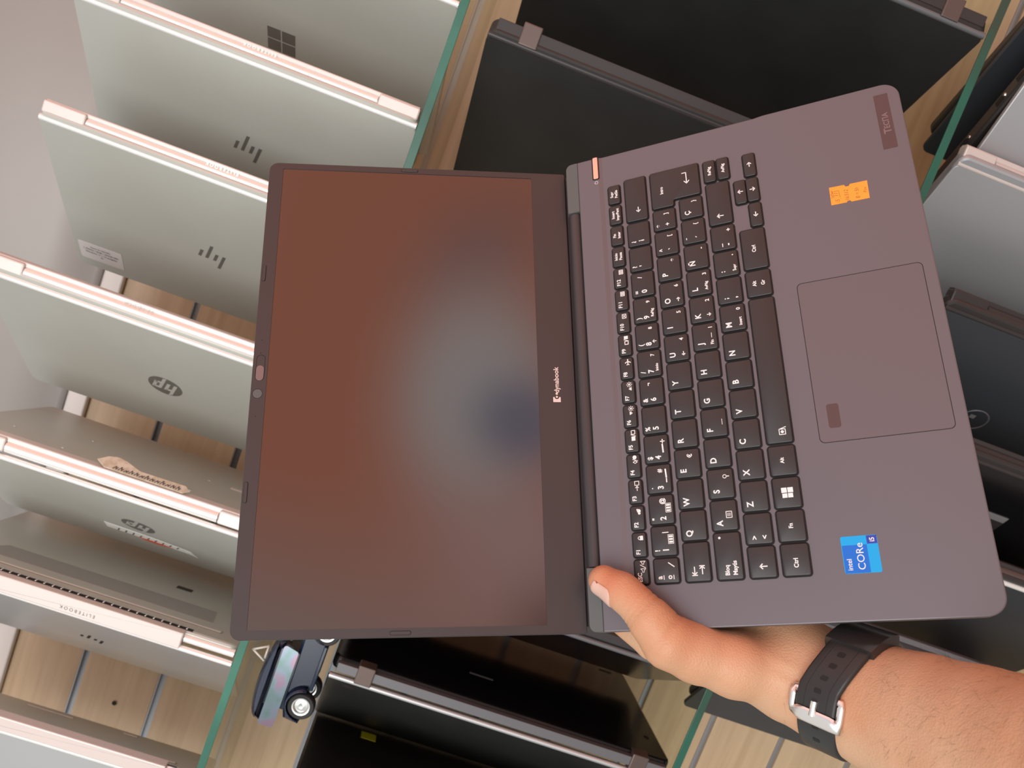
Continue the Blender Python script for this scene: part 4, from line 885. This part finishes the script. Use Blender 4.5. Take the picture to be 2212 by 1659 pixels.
# ------------------------------------------------------------------ toy car on top of the black laptop
TX = Matrix.Translation((-.441, .808, CAMZ+.0008)) @ Matrix.Rotation(math.radians(3), 4, 'Z')
TOY = thing('toy_car', 'dark blue model car with chrome wheels standing on the black laptop under the upper shelf', 'toy', TX)
def wheel(x_, y_):
    mt = Matrix.Translation((x_, y_, .0140)) @ Matrix.Rotation(math.pi/2, 4, 'X')
    p = MB(); p.add(*lathe([(.0085, .0045), (.0128, .0050), (.0140, .0034), (.0140, -.0034), (.0128, -.0050), (.0085, -.0045), (.0085, .0045)], 36), m=mt); w_ = p.obj('wheel', M['tyre'], TOY, ang=40)
    p = MB(); p.add(*lathe([(0, .0040), (.0022, .0042), (.0030, .0022), (.0065, .0020), (.0078, .0046), (.0092, .0047), (.0092, -.0047), (0, -.0047)], 30), m=mt); p.obj('rim', M['toy_chrome'], w_)
for x_ in (-.046, .036):
    for y_ in (-.020, .020): wheel(x_, y_)
def sidebody(prof_, y0_, y1_, bv): return prism([Vector(q) for q in prof_], [(bv, y0_), (0, y0_+bv), (0, y1_-bv), (bv, y1_)])
TR = Matrix.Rotation(math.pi/2, 4, 'X')
body = [(-.070, .012), (-.060, .010), (-.058, .020), (-.052, .028), (-.040, .028), (-.032, .020), (-.030, .009), (.024, .009), (.026, .020), (.034, .029), (.048, .029), (.056, .020), (.058, .010), (.072, .012), (.074, .026), (.060, .036), (-.050, .034), (-.068, .028)]
p = MB(); p.add(*sidebody(body, -.017, .017, .003), m=TR); p.obj('body', M['toy_blue'], TOY, ang=35)
for y_ in (-.024, .017): p = MB(); p.add(*slab(-.028, .022, y_, y_+.007, .008, .012, .002, .001)); p.obj('running_board', M['toy_blue'], TOY)
for sgn in (-1, 1):
    for xc in (-.046, .040):
        p = MB(); v = []; f = []
        for k_ in range(13):
            a_ = math.pi*k_/12; 
            for (rr_, yy) in ((.0160, .013), (.0185, .019), (.0165, .0255)): v.append((xc+rr_*math.cos(a_), sgn*yy, .0135+rr_*math.sin(a_)))
        for k_ in range(12):
            for e in range(2): f.append((k_*3+e, k_*3+e+1, (k_+1)*3+e+1, (k_+1)*3+e))
        p.add(v, f); o = p.obj('mudguard', M['toy_blue'], TOY, ang=60); so_ = o.modifiers.new('s', 'SOLIDIFY'); so_.thickness = .0012
# cab with curved roof and film-like windows
rc_ = [(-.078, .050)]+[(-.034-.044*math.cos(math.pi*k/14), .050+.0150*math.sin(math.pi*k/14)**.6) for k in range(1, 14)]+[(.010, .050)]
p = MB(); p.add(*sidebody([(q[0], q[1]) for q in rc_][::-1], -.0200, .0200, .006), m=TR @ Matrix.Identity(4)); p.obj('roof', M['toy_roof'], TOY, ang=50)
for y_ in (-.0215, .0170): p = MB(); p.add(*prism(rpoly([(-.078, .034), (.006, .034), (.010, .050), (-.078, .050)], .003), [(0, y_), (0, y_+.0045)]), m=TR); p.obj('side_window', M['film'], TOY, smooth=False)
p = MB(); p.add(*slab(-.060, .004, -.016, .016, .030, .052, .002)); p.obj('cabin', M['toy_blue'], TOY)
p = MB(); tri = [(-.010, .066), (.006, .066), (-.002, .080)]
p.add(*[x_ for x_ in stroke(tri, .0018, 0., True)], m=Matrix.Translation((-.01, -.006, 0)) @ TR)
o = p.obj('roof_triangle', M['toy_white'], TOY); so_ = o.modifiers.new('s', 'SOLIDIFY'); so_.thickness = .0016
p = MB(); p.add(*cyl((.0, .004, .048), (.052, .004, .036), .0012)); p.obj('white_rail', M['toy_white'], TOY)
p = MB(); p.add(*slab(-.072, -.030, .0205, .0225, .040, .064, .001)); p.obj('white_panel', M['toy_white'], TOY)
bpy.context.view_layer.update()
